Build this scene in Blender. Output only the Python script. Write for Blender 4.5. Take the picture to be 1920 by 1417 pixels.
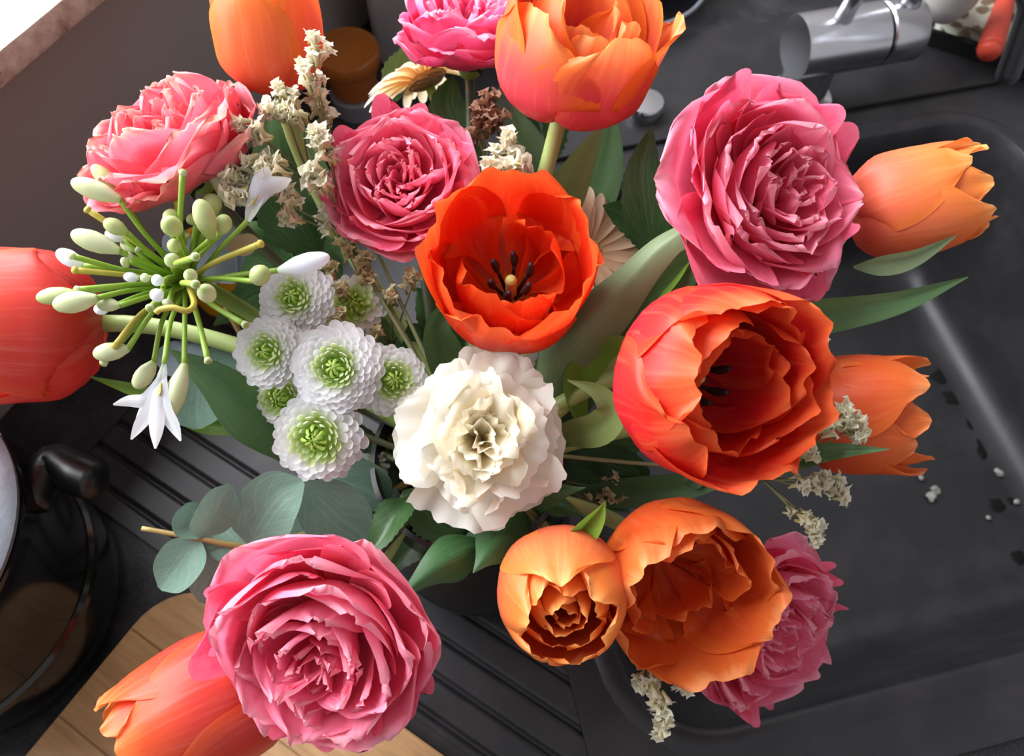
import bpy, bmesh, math, random
import numpy as np
from mathutils import Vector, Matrix, noise

for o in list(bpy.data.objects):
    bpy.data.objects.remove(o, do_unlink=True)
scene = bpy.context.scene
COL = scene.collection
R = math.radians

# ------------------------------------------------------------------ camera
CAM_H = 0.52
PITCH = 62.0
F = 1450.0
CX, CY = 960.0, 708.5
cam_d = bpy.data.cameras.new('camera')
cam = bpy.data.objects.new('camera', cam_d)
COL.objects.link(cam)
cam.location = (0, 0, CAM_H)
cam.rotation_euler = (R(90 - PITCH), 0, 0)
cam_d.sensor_width = 36
cam_d.lens = F / 1920 * 36
cam_d.clip_start = 0.01
cam_d.dof.use_dof = True
cam_d.dof.focus_distance = 0.34
cam_d.dof.aperture_fstop = 12
scene.camera = cam

# ------------------------------------------------------------------ light
world = bpy.data.worlds.new('world')
scene.world = world
world.use_nodes = True
bg = world.node_tree.nodes['Background']
bg.inputs[0].default_value = (0.97, 0.96, 1.0, 1)
bg.inputs[1].default_value = 0.44

WD = Vector((0.465, 0.885, 0)).normalized()      # along the window wall
WN = Vector((-0.885, 0.465, 0)).normalized()     # from the room towards the window wall
wl = bpy.data.lights.new('window_left_offscreen', 'AREA')
wl.shape = 'RECTANGLE'
wl.size = 2.2
wl.size_y = 1.7
wl.energy = 120
wl.color = (0.93, 0.96, 1.0)
wlo = bpy.data.objects.new('window_left_offscreen', wl)
COL.objects.link(wlo)
wc = WN * 1.15 + WD * 0.45 + Vector((0, 0, 1.2))
wlo.location = wc
zax = WN.copy()                                  # light shines along -Z
xax = WD.copy()
yax = zax.cross(xax)
wlo.rotation_euler = Matrix((xax, yax, zax)).transposed().to_euler()

vs = scene.view_settings
vs.view_transform = 'Standard'
vs.look = 'None'
vs.gamma = 1
vs.exposure = 0.35
vs.use_curve_mapping = False

# ------------------------------------------------------------------ helpers
RIGHT = Vector((1, 0, 0))
FWD = Vector((0, math.cos(R(PITCH)), -math.sin(R(PITCH))))
UP = Vector((0, math.sin(R(PITCH)), math.cos(R(PITCH))))
CAMP = Vector((0, 0, CAM_H))


def PX(px, py, d):
    """pixel + depth along the optical axis -> point"""
    return CAMP + d * (FWD + RIGHT * ((px - CX) / F) + UP * ((CY - py) / F))


def PZ(px, py, z=0.0):
    """pixel -> point on the horizontal plane z"""
    v = FWD + RIGHT * ((px - CX) / F) + UP * ((CY - py) / F)
    return CAMP + v * ((z - CAM_H) / v.z)


def camv(a):
    """(right, up, towards camera) -> unit world vector"""
    return (RIGHT * a[0] + UP * a[1] - FWD * a[2]).normalized()


def lin(c):
    c = c / 255.0
    return c / 12.92 if c <= 0.04045 else ((c + 0.055) / 1.055) ** 2.4


def rgb(r, g, b):
    return (lin(r), lin(g), lin(b), 1)


def tag(o, label=None, cat=None, group=None, kind=None):
    if label: o['label'] = label
    if cat: o['category'] = cat
    if group: o['group'] = group
    if kind: o['kind'] = kind
    return o


def empty(name, loc, label, cat, group=None):
    o = bpy.data.objects.new(name, None)
    o.empty_display_size = 0.01
    o.location = loc
    COL.objects.link(o)
    return tag(o, label, cat, group)


WORLDM = {}


def obj(name, me, mat=None, parent=None, M=None):
    o = bpy.data.objects.new(name, me)
    COL.objects.link(o)
    if mat is not None and not me.materials:
        me.materials.append(mat)
    M = M if M is not None else Matrix.Identity(4)
    WORLDM[o] = M
    if parent is not None:
        o.parent = parent
        pm = WORLDM.get(parent, Matrix.Translation(parent.location))
        o.matrix_local = pm.inverted() @ M
    else:
        o.matrix_local = M
    return o


def mesh_from(name, verts, faces, uvs=None, smooth=True):
    me = bpy.data.meshes.new(name)
    me.from_pydata([tuple(v) for v in verts], [], faces)
    if uvs is not None:
        ul = me.uv_layers.new(name='UVMap')
        li = np.zeros(len(me.loops), dtype=np.int32)
        me.loops.foreach_get('vertex_index', li)
        ul.data.foreach_set('uv', np.asarray(uvs, dtype=np.float32)[li].ravel())
    if smooth:
        me.polygons.foreach_set('use_smooth', [True] * len(me.polygons))
    me.update()
    return me


def grid_faces(nu, nv, off=0):
    f = []
    for j in range(nv - 1):
        for i in range(nu - 1):
            a = off + j * nu + i
            f.append((a, a + 1, a + nu + 1, a + nu))
    return f


def crom(pts, n):
    """Catmull-Rom samples through points (list of tuples / vectors) -> array n x k"""
    P = np.array([list(p) if hasattr(p, '__len__') else [p] for p in pts], dtype=float)
    if P.ndim == 1:
        P = P[:, None]
    m = len(P)
    out = []
    for t in np.linspace(0, m - 1, n):
        i = min(int(t), m - 2)
        f = t - i
        p1, p2 = P[i], P[i + 1]
        p0 = P[i - 1] if i > 0 else 2 * p1 - p2
        p3 = P[i + 2] if i + 2 < m else 2 * p2 - p1
        out.append(0.5 * ((2 * p1) + (-p0 + p2) * f + (2 * p0 - 5 * p1 + 4 * p2 - p3) * f * f
                          + (-p0 + 3 * p1 - 3 * p2 + p3) * f ** 3))
    return np.array(out)


def tube_mesh(name, pts, rad, n=8, samples=None, cap=True):
    P = [Vector(p) for p in pts]
    if samples:
        P = [Vector(p) for p in crom(P, samples)]
    m = len(P)
    rads = [rad] * m if not hasattr(rad, '__len__') else list(np.interp(np.linspace(0, 1, m), np.linspace(0, 1, len(rad)), rad))
    verts, faces, uvs = [], [], []
    prev = None
    for i in range(m):
        t = (P[min(i + 1, m - 1)] - P[max(i - 1, 0)])
        if t.length < 1e-9: t = Vector((0, 0, 1))
        t.normalize()
        if prev is None:
            a = t.orthogonal().normalized()
        else:
            a = (prev - t * prev.dot(t))
            a = a.normalized() if a.length > 1e-6 else t.orthogonal().normalized()
        prev = a
        b = t.cross(a)
        for k in range(n):
            an = 2 * math.pi * k / n
            verts.append(P[i] + (a * math.cos(an) + b * math.sin(an)) * rads[i])
            uvs.append((k / n, i / (m - 1)))
    for i in range(m - 1):
        for k in range(n):
            k2 = (k + 1) % n
            faces.append((i * n + k, i * n + k2, (i + 1) * n + k2, (i + 1) * n + k))
    if cap:
        faces.append(tuple(reversed(range(n))))
        faces.append(tuple((m - 1) * n + k for k in range(n)))
    return mesh_from(name, verts, faces, uvs)


def lathe_mesh(name, prof, n=48, smooth=True):
    verts, faces, uvs = [], [], []
    m = len(prof)
    for i, (r, z) in enumerate(prof):
        for k in range(n):
            a = 2 * math.pi * k / n
            verts.append((r * math.cos(a), r * math.sin(a), z))
            uvs.append((k / n, i / (m - 1)))
    for i in range(m - 1):
        for k in range(n):
            k2 = (k + 1) % n
            faces.append((i * n + k, i * n + k2, (i + 1) * n + k2, (i + 1) * n + k))
    faces.append(tuple(reversed(range(n))))
    faces.append(tuple((m - 1) * n + k for k in range(n)))
    me = mesh_from(name, verts, faces, uvs)
    if not smooth:
        for p in me.polygons: p.use_smooth = False
    else:
        me.set_sharp_from_angle(angle=R(40))
    return me


def box_bm(bm, x0, x1, y0, y1, z0, z1, M=None):
    v = [bm.verts.new(p) for p in ((x0, y0, z0), (x1, y0, z0), (x1, y1, z0), (x0, y1, z0),
                                   (x0, y0, z1), (x1, y0, z1), (x1, y1, z1), (x0, y1, z1))]
    for f in ((0, 3, 2, 1), (4, 5, 6, 7), (0, 1, 5, 4), (1, 2, 6, 5), (2, 3, 7, 6), (3, 0, 4, 7)):
        bm.faces.new([v[i] for i in f])
    if M is not None:
        bmesh.ops.transform(bm, matrix=M, verts=v)


def box_mesh(name, x0, x1, y0, y1, z0, z1, bevel=0.0, seg=2, M=None):
    bm = bmesh.new()
    box_bm(bm, x0, x1, y0, y1, z0, z1, M)
    if bevel:
        bmesh.ops.bevel(bm, geom=list(bm.edges), offset=bevel, segments=seg, affect='EDGES', profile=0.5)
    bmesh.ops.recalc_face_normals(bm, faces=bm.faces)
    me = bpy.data.meshes.new(name)
    bm.to_mesh(me); bm.free()
    if bevel:
        me.polygons.foreach_set('use_smooth', [True] * len(me.polygons))
        me.set_sharp_from_angle(angle=R(35))
    return me


# ------------------------------------------------------------------ materials
class NT:
    def __init__(self, name):
        self.m = bpy.data.materials.new(name)
        self.m.use_nodes = True
        self.t = self.m.node_tree
        self.b = self.t.nodes['Principled BSDF']
        self.out = self.t.nodes['Material Output']

    def n(self, typ, **kw):
        nd = self.t.nodes.new(typ)
        for k, v in kw.items():
            if k in nd.inputs.keys() if isinstance(k, str) else False:
                nd.inputs[k].default_value = v
            else:
                setattr(nd, k, v)
        return nd

    def l(self, a, b):
        self.t.links.new(a, b)

    def ramp(self, fac, stops):
        r = self.n('ShaderNodeValToRGB')
        cr = r.color_ramp
        while len(cr.elements) < len(stops):
            cr.elements.new(0.5)
        for e, (p, c) in zip(cr.elements, stops):
            e.position = p
            e.color = c
        self.l(fac, r.inputs[0])
        return r.outputs[0]

    def mix(self, fac, a, b, mode='MIX'):
        m = self.n('ShaderNodeMix', data_type='RGBA', blend_type=mode)
        for s, v in ((m.inputs[0], fac), (m.inputs[6], a), (m.inputs[7], b)):
            if hasattr(v, 'is_linked') or hasattr(v, 'links'):
                self.l(v, s)
            else:
                s.default_value = v
        return m.outputs[2]

    def math(self, op, a, b=None, clamp=False):
        m = self.n('ShaderNodeMath', operation=op)
        m.use_clamp = clamp
        for s, v in ((m.inputs[0], a), (m.inputs[1], b)):
            if v is None: continue
            if hasattr(v, 'links'): self.l(v, s)
            else: s.default_value = v
        return m.outputs[0]

    def noise(self, vec, scale, detail=3, rough=0.55):
        nz = self.n('ShaderNodeTexNoise')
        nz.inputs['Scale'].default_value = scale
        nz.inputs['Detail'].default_value = detail
        nz.inputs['Roughness'].default_value = rough
        if vec is not None: self.l(vec, nz.inputs['Vector'])
        return nz.outputs['Fac']

    def mapping(self, vec, scale):
        mp = self.n('ShaderNodeMapping')
        mp.inputs['Scale'].default_value = scale
        self.l(vec, mp.inputs['Vector'])
        return mp.outputs[0]

    def bump(self, h, strength, dist=0.001):
        b = self.n('ShaderNodeBump')
        b.inputs['Strength'].default_value = strength
        b.inputs['Distance'].default_value = dist
        self.l(h, b.inputs['Height'])
        self.l(b.outputs[0], self.b.inputs['Normal'])
        return b.outputs[0]


def petal_mat(name, vstops, edge=None, edge_w=(0.55, 1.0), edge_amt=0.8, streak=0.25, streak_col=None,
              transl=0.35, rough=0.5, bump=0.15, bscale=(26, 2.2, 1), sheen=0.0, spec=0.35):
    """colour along the petal (v), another at its side margins (u), fine streaks along it"""
    N = NT(name)
    uv = N.n('ShaderNodeUVMap'); uv.uv_map = 'UVMap'
    sep = N.n('ShaderNodeSeparateXYZ')
    N.l(uv.outputs[0], sep.inputs[0])
    oi = N.n('ShaderNodeObjectInfo')
    off = N.n('ShaderNodeVectorMath', operation='ADD')
    cmb = N.n('ShaderNodeCombineXYZ')
    N.l(oi.outputs['Random'], cmb.inputs[2])
    sc = N.math('MULTIPLY', oi.outputs['Random'], 37.0)
    N.l(sc, cmb.inputs[0])
    N.l(uv.outputs[0], off.inputs[0]); N.l(cmb.outputs[0], off.inputs[1])
    st = N.noise(N.mapping(off.outputs[0], bscale), 1.0, 3)
    blot = N.noise(N.mapping(off.outputs[0], (3, 2, 1)), 1.0, 2)
    vv = N.math('ADD', sep.outputs[1], N.math('MULTIPLY', N.math('SUBTRACT', blot, 0.5), 0.25))
    vv = N.math('ADD', vv, N.math('MULTIPLY', N.math('SUBTRACT', st, 0.5), 0.12))
    col = N.ramp(vv, vstops)
    if edge is not None:
        e = N.math('ABSOLUTE', N.math('MULTIPLY', N.math('SUBTRACT', sep.outputs[0], 0.5), 2.0))
        e = N.math('ADD', e, N.math('MULTIPLY', N.math('SUBTRACT', st, 0.5), 0.5))
        mr = N.n('ShaderNodeMapRange')
        mr.interpolation_type = 'SMOOTHSTEP'
        N.l(e, mr.inputs[0])
        mr.inputs[1].default_value = edge_w[0]; mr.inputs[2].default_value = edge_w[1]
        mr.inputs[3].default_value = 0; mr.inputs[4].default_value = edge_amt
        col = N.mix(mr.outputs[0], col, edge)
    if streak:
        sc2 = streak_col if streak_col else (1, 1, 1, 1)
        sf = N.n('ShaderNodeMapRange')
        N.l(st, sf.inputs[0])
        sf.inputs[1].default_value = 0.52; sf.inputs[2].default_value = 0.8
        sf.inputs[3].default_value = 0; sf.inputs[4].default_value = streak
        col = N.mix(sf.outputs[0], col, sc2)
    N.l(col, N.b.inputs['Base Color'])
    N.b.inputs['Roughness'].default_value = rough
    N.b.inputs['Specular IOR Level'].default_value = spec
    if sheen: N.b.inputs['Sheen Weight'].default_value = sheen
    nb = N.bump(st, bump, 0.0006)
    tr = N.n('ShaderNodeBsdfTranslucent')
    N.l(col, tr.inputs[0]); N.l(nb, tr.inputs['Normal'])
    ms = N.n('ShaderNodeMixShader')
    ms.inputs[0].default_value = transl
    N.l(N.b.outputs[0], ms.inputs[1]); N.l(tr.outputs[0], ms.inputs[2])
    N.l(ms.outputs[0], N.out.inputs[0])
    return N.m


def plain(name, col, rough=0.5, metal=0.0, spec=0.5, noise_amt=0.0, nscale=60, col2=None, bump=0.0, bscale=200, coat=0):
    N = NT(name)
    tc = N.n('ShaderNodeTexCoord')
    if noise_amt or col2:
        nz = N.noise(tc.outputs['Object'], nscale, 4)
        mr = N.n('ShaderNodeMapRange'); N.l(nz, mr.inputs[0])
        mr.inputs[1].default_value = 0.35; mr.inputs[2].default_value = 0.7
        mr.inputs[3].default_value = 0; mr.inputs[4].default_value = noise_amt or 1
        N.l(N.mix(mr.outputs[0], col, col2 or (0, 0, 0, 1)), N.b.inputs['Base Color'])
    else:
        N.b.inputs['Base Color'].default_value = col
    N.b.inputs['Roughness'].default_value = rough
    N.b.inputs['Metallic'].default_value = metal
    N.b.inputs['Specular IOR Level'].default_value = spec
    if coat: N.b.inputs['Coat Weight'].default_value = coat
    if bump:
        N.bump(N.noise(tc.outputs['Object'], bscale, 3), bump, 0.001)
    return N.m


def granite(name, base, speck, rough, bump=0.3, amt=0.5):
    N = NT(name)
    tc = N.n('ShaderNodeTexCoord')
    fine = N.noise(tc.outputs['Object'], 620, 2, 0.7)
    big = N.noise(tc.outputs['Object'], 22, 4, 0.6)
    mr = N.n('ShaderNodeMapRange'); N.l(fine, mr.inputs[0])
    mr.inputs[1].default_value = 0.55; mr.inputs[2].default_value = 0.8
    mr.inputs[3].default_value = 0; mr.inputs[4].default_value = amt
    c = N.mix(mr.outputs[0], base, speck)
    mb = N.n('ShaderNodeMapRange'); N.l(big, mb.inputs[0])
    mb.inputs[1].default_value = 0.45; mb.inputs[2].default_value = 0.75
    mb.inputs[3].default_value = 0; mb.inputs[4].default_value = 0.35
    c = N.mix(mb.outputs[0], c, (speck[0], speck[1] * .95, speck[2] * .95, 1))
    N.l(c, N.b.inputs['Base Color'])
    rr = N.n('ShaderNodeMapRange'); N.l(big, rr.inputs[0])
    rr.inputs[3].default_value = rough - 0.08; rr.inputs[4].default_value = rough + 0.12
    N.l(rr.outputs[0], N.b.inputs['Roughness'])
    N.b.inputs['Specular IOR Level'].default_value = 0.4
    N.bump(fine, bump, 0.0005)
    return N.m


M = {}
M['counter'] = granite('counter_granite', rgb(32, 31, 34), rgb(100, 98, 102), 0.42, 0.4, 0.5)
M['sink'] = granite('sink_composite', rgb(36, 35, 37), rgb(66, 63, 66), 0.38, 0.2, 0.3)
M['wall'] = plain('wall_paint', rgb(150, 146, 144), 0.8, noise_amt=0.12, nscale=9, col2=rgb(120, 116, 114), bump=0.1)
M['tin'] = plain('grey_enamel', rgb(150, 148, 150), 0.55, noise_amt=.15, nscale=12, col2=rgb(120, 118, 120))
M['steel'] = plain('brushed_steel', rgb(205, 205, 210), 0.25, 1.0, noise_amt=.15, nscale=50, col2=rgb(160, 160, 168))
M['chrome'] = plain('chrome', rgb(190, 190, 194), 0.12, 1.0)
M['black_gloss'] = plain('black_enamel', rgb(12, 12, 14), 0.14, spec=0.6)
M['black_plastic'] = plain('black_plastic', rgb(16, 16, 18), 0.35)
M['lid'] = plain('lid_metal', rgb(150, 156, 166), 0.45, 0.5, noise_amt=.3, nscale=120, col2=rgb(120, 126, 138), bump=.3)
M['vase'] = plain('vase_glaze', rgb(22, 22, 25), 0.3, noise_amt=.2, nscale=80, col2=rgb(44, 42, 46))
M['amber'] = plain('amber_ceramic', rgb(158, 92, 38), 0.22, noise_amt=.3, nscale=20, col2=rgb(128, 68, 24))
M['greyglass'] = plain('grey_ceramic', rgb(120, 122, 132), 0.3)
M['yellow'] = plain('yellow_plastic', rgb(235, 165, 30), 0.4, noise_amt=.1, nscale=20, col2=rgb(215, 140, 20))
M['white'] = plain('white_ceramic', rgb(188, 182, 178), 0.4, noise_amt=.1, nscale=15, col2=rgb(168, 160, 156))
M['red'] = plain('red_plastic', rgb(214, 76, 54), 0.45, noise_amt=.15, nscale=30, col2=rgb(190, 58, 40))
M['crumb'] = plain('crumb', rgb(150, 148, 140), 0.7, noise_amt=.4, nscale=300, col2=rgb(90, 90, 86))
M['water'] = plain('water_film', rgb(20, 19, 20), 0.3, spec=0.3)


def stone_mat():
    N = NT('sill_limestone')
    tc = N.n('ShaderNodeTexCoord')
    a = N.noise(tc.outputs['Object'], 90, 5, .65)
    b = N.noise(tc.outputs['Object'], 260, 2, .6)
    c = N.ramp(a, [(0.3, rgb(150, 130, 118)), (0.55, rgb(196, 182, 172)), (0.75, rgb(216, 208, 200))])
    sp = N.n('ShaderNodeMapRange'); N.l(b, sp.inputs[0])
    sp.inputs[1].default_value = .66; sp.inputs[2].default_value = .74
    sp.inputs[3].default_value = 0; sp.inputs[4].default_value = .7
    N.l(N.mix(sp.outputs[0], c, rgb(92, 74, 62)), N.b.inputs['Base Color'])
    N.b.inputs['Roughness'].default_value = .5
    N.bump(a, .15, .001)
    return N.m


def wood_mat():
    N = NT('board_wood')
    tc = N.n('ShaderNodeTexCoord')
    g = N.noise(N.mapping(tc.outputs['Object'], (6, 60, 6)), 3, 4, .6)
    g2 = N.noise(tc.outputs['Object'], 9, 3)
    c = N.ramp(g, [(.3, rgb(168, 126, 84)), (.55, rgb(196, 152, 104)), (.75, rgb(208, 166, 118))])
    c = N.mix(N.math('MULTIPLY', g2, .3), c, rgb(150, 108, 70))
    N.l(c, N.b.inputs['Base Color'])
    N.b.inputs['Roughness'].default_value = .42
    N.bump(g, .06, .001)
    return N.m


def cloth_mat():
    N = NT('patterned_cloth')
    tc = N.n('ShaderNodeTexCoord')
    vor = N.n('ShaderNodeTexVoronoi'); vor.inputs['Scale'].default_value = 62
    N.l(tc.outputs['Object'], vor.inputs['Vector'])
    f = N.ramp(vor.outputs['Distance'], [(.0, rgb(96, 76, 58)), (.36, rgb(104, 88, 66)), (.42, rgb(168, 166, 150)), (1, rgb(186, 188, 178))])
    N.l(f, N.b.inputs['Base Color'])
    N.b.inputs['Roughness'].default_value = .8
    N.bump(N.noise(tc.outputs['Object'], 500, 2), .3, .0008)
    return N.m


M['stone'] = stone_mat()
M['wood'] = wood_mat()
M['cloth'] = cloth_mat()

# flower materials -------------------------------------------------------
M['tulip_red'] = petal_mat('tulip_red_petal', [(0, rgb(226, 170, 40)), (.10, rgb(226, 80, 24)), (.3, rgb(228, 52, 20)), (.75, rgb(230, 52, 20)), (1, rgb(240, 100, 44))],
                           edge=rgb(240, 104, 40), edge_amt=.65, streak=.22, streak_col=rgb(246, 140, 84), transl=.34, rough=.42)
M['tulip_crimson'] = petal_mat('tulip_crimson_petal', [(0, rgb(226, 150, 50)), (.12, rgb(216, 50, 50)), (.5, rgb(220, 34, 50)), (.8, rgb(228, 48, 36)), (1, rgb(240, 112, 60))],
                               edge=rgb(236, 76, 34), edge_amt=.7, edge_w=(.6, 1.1), streak=.22, streak_col=rgb(244, 140, 118), transl=.32, rough=.42)
M['tulip_salmon'] = petal_mat('tulip_salmon_petal', [(0, rgb(214, 110, 90)), (.2, rgb(220, 66, 60)), (.6, rgb(226, 72, 60)), (.85, rgb(234, 92, 50)), (1, rgb(242, 136, 66))],
                              edge=rgb(240, 104, 48), edge_amt=.7, edge_w=(.65, 1.15), streak=.3, streak_col=rgb(246, 150, 150), transl=.3, rough=.4)
M['tulip_orange'] = petal_mat('tulip_orange_petal', [(0, rgb(222, 96, 72)), (.3, rgb(230, 104, 70)), (.65, rgb(236, 118, 62)), (.9, rgb(240, 134, 54)), (1, rgb(246, 166, 92))],
                              edge=rgb(240, 134, 48), edge_amt=.85, streak=.25, streak_col=rgb(248, 170, 130), transl=.34, rough=.42)
M['tulip_pinkorange'] = petal_mat('tulip_pink_orange_petal', [(0, rgb(206, 66, 76)), (.25, rgb(218, 66, 88)), (.6, rgb(226, 80, 84)), (.85, rgb(236, 116, 66)), (1, rgb(246, 160, 92))],
                                  edge=rgb(240, 124, 46), edge_amt=.95, edge_w=(.35, .9), streak=.22, streak_col=rgb(246, 164, 130), transl=.34, rough=.42)
M['tulip_peach'] = petal_mat('tulip_peach_petal', [(0, rgb(228, 104, 92)), (.3, rgb(236, 112, 88)), (.65, rgb(238, 126, 76)), (.9, rgb(240, 136, 62)), (1, rgb(246, 172, 100))],
                             edge=rgb(240, 130, 56), edge_amt=.9, streak=.22, streak_col=rgb(248, 196, 130), transl=.34, rough=.4)
M['tulip_deep'] = petal_mat('tulip_deep_orange_petal', [(0, rgb(222, 88, 44)), (.3, rgb(224, 88, 42)), (.7, rgb(228, 94, 42)), (.92, rgb(234, 114, 52)), (1, rgb(242, 150, 90))],
                            edge=rgb(236, 118, 46), edge_amt=.75, streak=.2, streak_col=rgb(244, 150, 110), transl=.32, rough=.42)
ROSE = dict(edge_w=(.7, 1.05), edge_amt=.45, streak=.18, rough=.55, bump=.25, bscale=(22, 9, 1), sheen=.15, spec=.2)
M['rose_pink'] = petal_mat('rose_pink_petal', [(0, rgb(240, 160, 130)), (.18, rgb(242, 88, 128)), (.6, rgb(244, 98, 138)), (.9, rgb(248, 136, 166)), (1, rgb(250, 176, 190))],
                           edge=rgb(244, 140, 160), streak_col=rgb(246, 150, 170), transl=.38, **ROSE)
M['rose_coral'] = petal_mat('rose_coral_petal', [(0, rgb(240, 170, 140)), (.18, rgb(241, 90, 114)), (.6, rgb(242, 98, 122)), (.9, rgb(244, 130, 146)), (1, rgb(240, 176, 160))],
                            edge=rgb(240, 146, 146), streak_col=rgb(246, 156, 166), transl=.38, **ROSE)
M['rose_hot'] = petal_mat('rose_hot_pink_petal', [(0, rgb(230, 130, 120)), (.18, rgb(234, 56, 116)), (.6, rgb(236, 62, 122)), (.9, rgb(244, 108, 158)), (1, rgb(250, 180, 206))],
                          edge=rgb(244, 130, 170), streak_col=rgb(244, 130, 166), transl=.36, **ROSE)
M['carnation'] = petal_mat('carnation_petal', [(0, rgb(228, 204, 140)), (.35, rgb(238, 224, 184)), (.7, rgb(240, 234, 216)), (1, rgb(240, 238, 230))],
                           streak=.2, transl=.42, rough=.6, bump=.2, bscale=(18, 2, 1), spec=.2)
M['carnation_in'] = petal_mat('carnation_inner_petal', [(0, rgb(222, 190, 120)), (.35, rgb(236, 216, 164)), (.7, rgb(240, 226, 188)), (1, rgb(242, 236, 216))],
                              streak=.2, transl=.42, rough=.6, bump=.2, bscale=(18, 2, 1), spec=.2)
MUM = dict(streak=.1, transl=.35, rough=.55, bump=.12, bscale=(10, 1.5, 1), spec=.25)
M['mum_white'] = petal_mat('mum_white_petal', [(0, rgb(196, 216, 140)), (.3, rgb(226, 230, 206)), (.6, rgb(238, 238, 238)), (1, rgb(242, 240, 244))], **MUM)
M['mum_pale'] = petal_mat('mum_pale_green_petal', [(0, rgb(160, 190, 80)), (.4, rgb(196, 216, 136)), (.8, rgb(222, 232, 186)), (1, rgb(236, 240, 220))], **MUM)
M['mum_green'] = petal_mat('mum_green_petal', [(0, rgb(120, 160, 40)), (.5, rgb(152, 190, 70)), (1, rgb(196, 216, 120))], **MUM)
M['gerb'] = petal_mat('gerbera_peach_petal', [(0, rgb(206, 158, 110)), (.4, rgb(222, 184, 148)), (1, rgb(230, 200, 172))], streak=.25, transl=.35, rough=.6, spec=.2)
M['gerb_cream'] = petal_mat('gerbera_cream_petal', [(0, rgb(222, 160, 84)), (.35, rgb(240, 200, 136)), (1, rgb(248, 236, 208))], streak=.25, transl=.4, rough=.6, spec=.2)
M['agap_bud'] = petal_mat('agapanthus_bud', [(0, rgb(196, 210, 150)), (.25, rgb(218, 222, 186)), (.7, rgb(206, 213, 164)), (1, rgb(156, 178, 100))], streak=.3,
                          streak_col=rgb(176, 192, 120), transl=.25, rough=.45, bscale=(7, .6, 1))
M['agap_green'] = petal_mat('agapanthus_green_bud', [(0, rgb(160, 182, 90)), (.4, rgb(196, 204, 146)), (1, rgb(176, 190, 120))], streak=.35,
                            streak_col=rgb(214, 222, 172), transl=.25, rough=.45, bscale=(7, .6, 1))
M['agap_white'] = petal_mat('agapanthus_white_petal', [(0, rgb(222, 230, 214)), (.4, rgb(234, 236, 244)), (1, rgb(240, 240, 240))], streak=.2,
                            streak_col=rgb(214, 216, 236), transl=.4, rough=.45, bscale=(8, .6, 1))
M['agap_dry'] = petal_mat('agapanthus_dry_petal', [(0, rgb(196, 176, 130)), (1, rgb(206, 190, 166))], streak=.4, streak_col=rgb(150, 120, 92), transl=.5, rough=.6)
M['statice'] = petal_mat('statice_floret', [(0, rgb(190, 184, 120)), (.35, rgb(228, 222, 184)), (1, rgb(246, 242, 224))], streak=.15, streak_col=rgb(190, 170, 130), transl=.35, rough=.7, bscale=(9, 3, 1))
M['statice_tan'] = petal_mat('statice_tan_floret', [(0, rgb(140, 120, 70)), (.35, rgb(196, 178, 130)), (1, rgb(226, 212, 172))], streak=.3, streak_col=rgb(120, 90, 60), transl=.25, rough=.7, bscale=(9, 3, 1))
M['statice_brown'] = petal_mat('statice_brown_floret', [(0, rgb(96, 70, 44)), (.35, rgb(140, 100, 76)), (1, rgb(170, 128, 104))], streak=.3, streak_col=rgb(190, 160, 120), transl=.2, rough=.75, bscale=(9, 3, 1))


def leaf_mat(name, c1, c2, vein, rough=.42, transl=.22, vs=(10, 1.0, 1), spec=.4, side=False):
    N = NT(name)
    uv = N.n('ShaderNodeUVMap'); uv.uv_map = 'UVMap'
    sep = N.n('ShaderNodeSeparateXYZ'); N.l(uv.outputs[0], sep.inputs[0])
    oi = N.n('ShaderNodeObjectInfo')
    st = N.noise(N.mapping(uv.outputs[0], vs), 2.0, 4, .6)
    bl = N.noise(N.mapping(uv.outputs[0], (2, 5, 1)), 1.3, 3)
    c = N.mix(bl, c1, c2)
    m1 = N.n('ShaderNodeMapRange'); N.l(st, m1.inputs[0])
    m1.inputs[1].default_value = .5; m1.inputs[2].default_value = .75
    m1.inputs[3].default_value = 0; m1.inputs[4].default_value = .4
    c = N.mix(m1.outputs[0], c, vein)
    e = N.math('ABSOLUTE', N.math('SUBTRACT', sep.outputs[0], .5))
    h = st
    if side:   # feather veins + midrib
        d = N.math('SUBTRACT', N.math('MULTIPLY', sep.outputs[1], 17.0), N.math('MULTIPLY', e, 16.0))
        w = N.math('POWER', N.math('ABSOLUTE', N.math('SINE', d)), 40.0)
        rib = N.math('LESS_THAN', e, .012)
        w2 = N.math('MAXIMUM', N.math('MULTIPLY', w, .5), rib)
        c = N.mix(N.math('MULTIPLY', w2, .3), c, vein)
        h = N.math('SUBTRACT', st, w2)
    N.l(c, N.b.inputs['Base Color'])
    N.b.inputs['Roughness'].default_value = rough
    N.b.inputs['Specular IOR Level'].default_value = spec
    nb = N.bump(h, .12, .0006)
    tr = N.n('ShaderNodeBsdfTranslucent'); N.l(c, tr.inputs[0])
    ms = N.n('ShaderNodeMixShader'); ms.inputs[0].default_value = transl
    N.l(N.b.outputs[0], ms.inputs[1]); N.l(tr.outputs[0], ms.inputs[2])
    N.l(ms.outputs[0], N.out.inputs[0])
    return N.m


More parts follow.
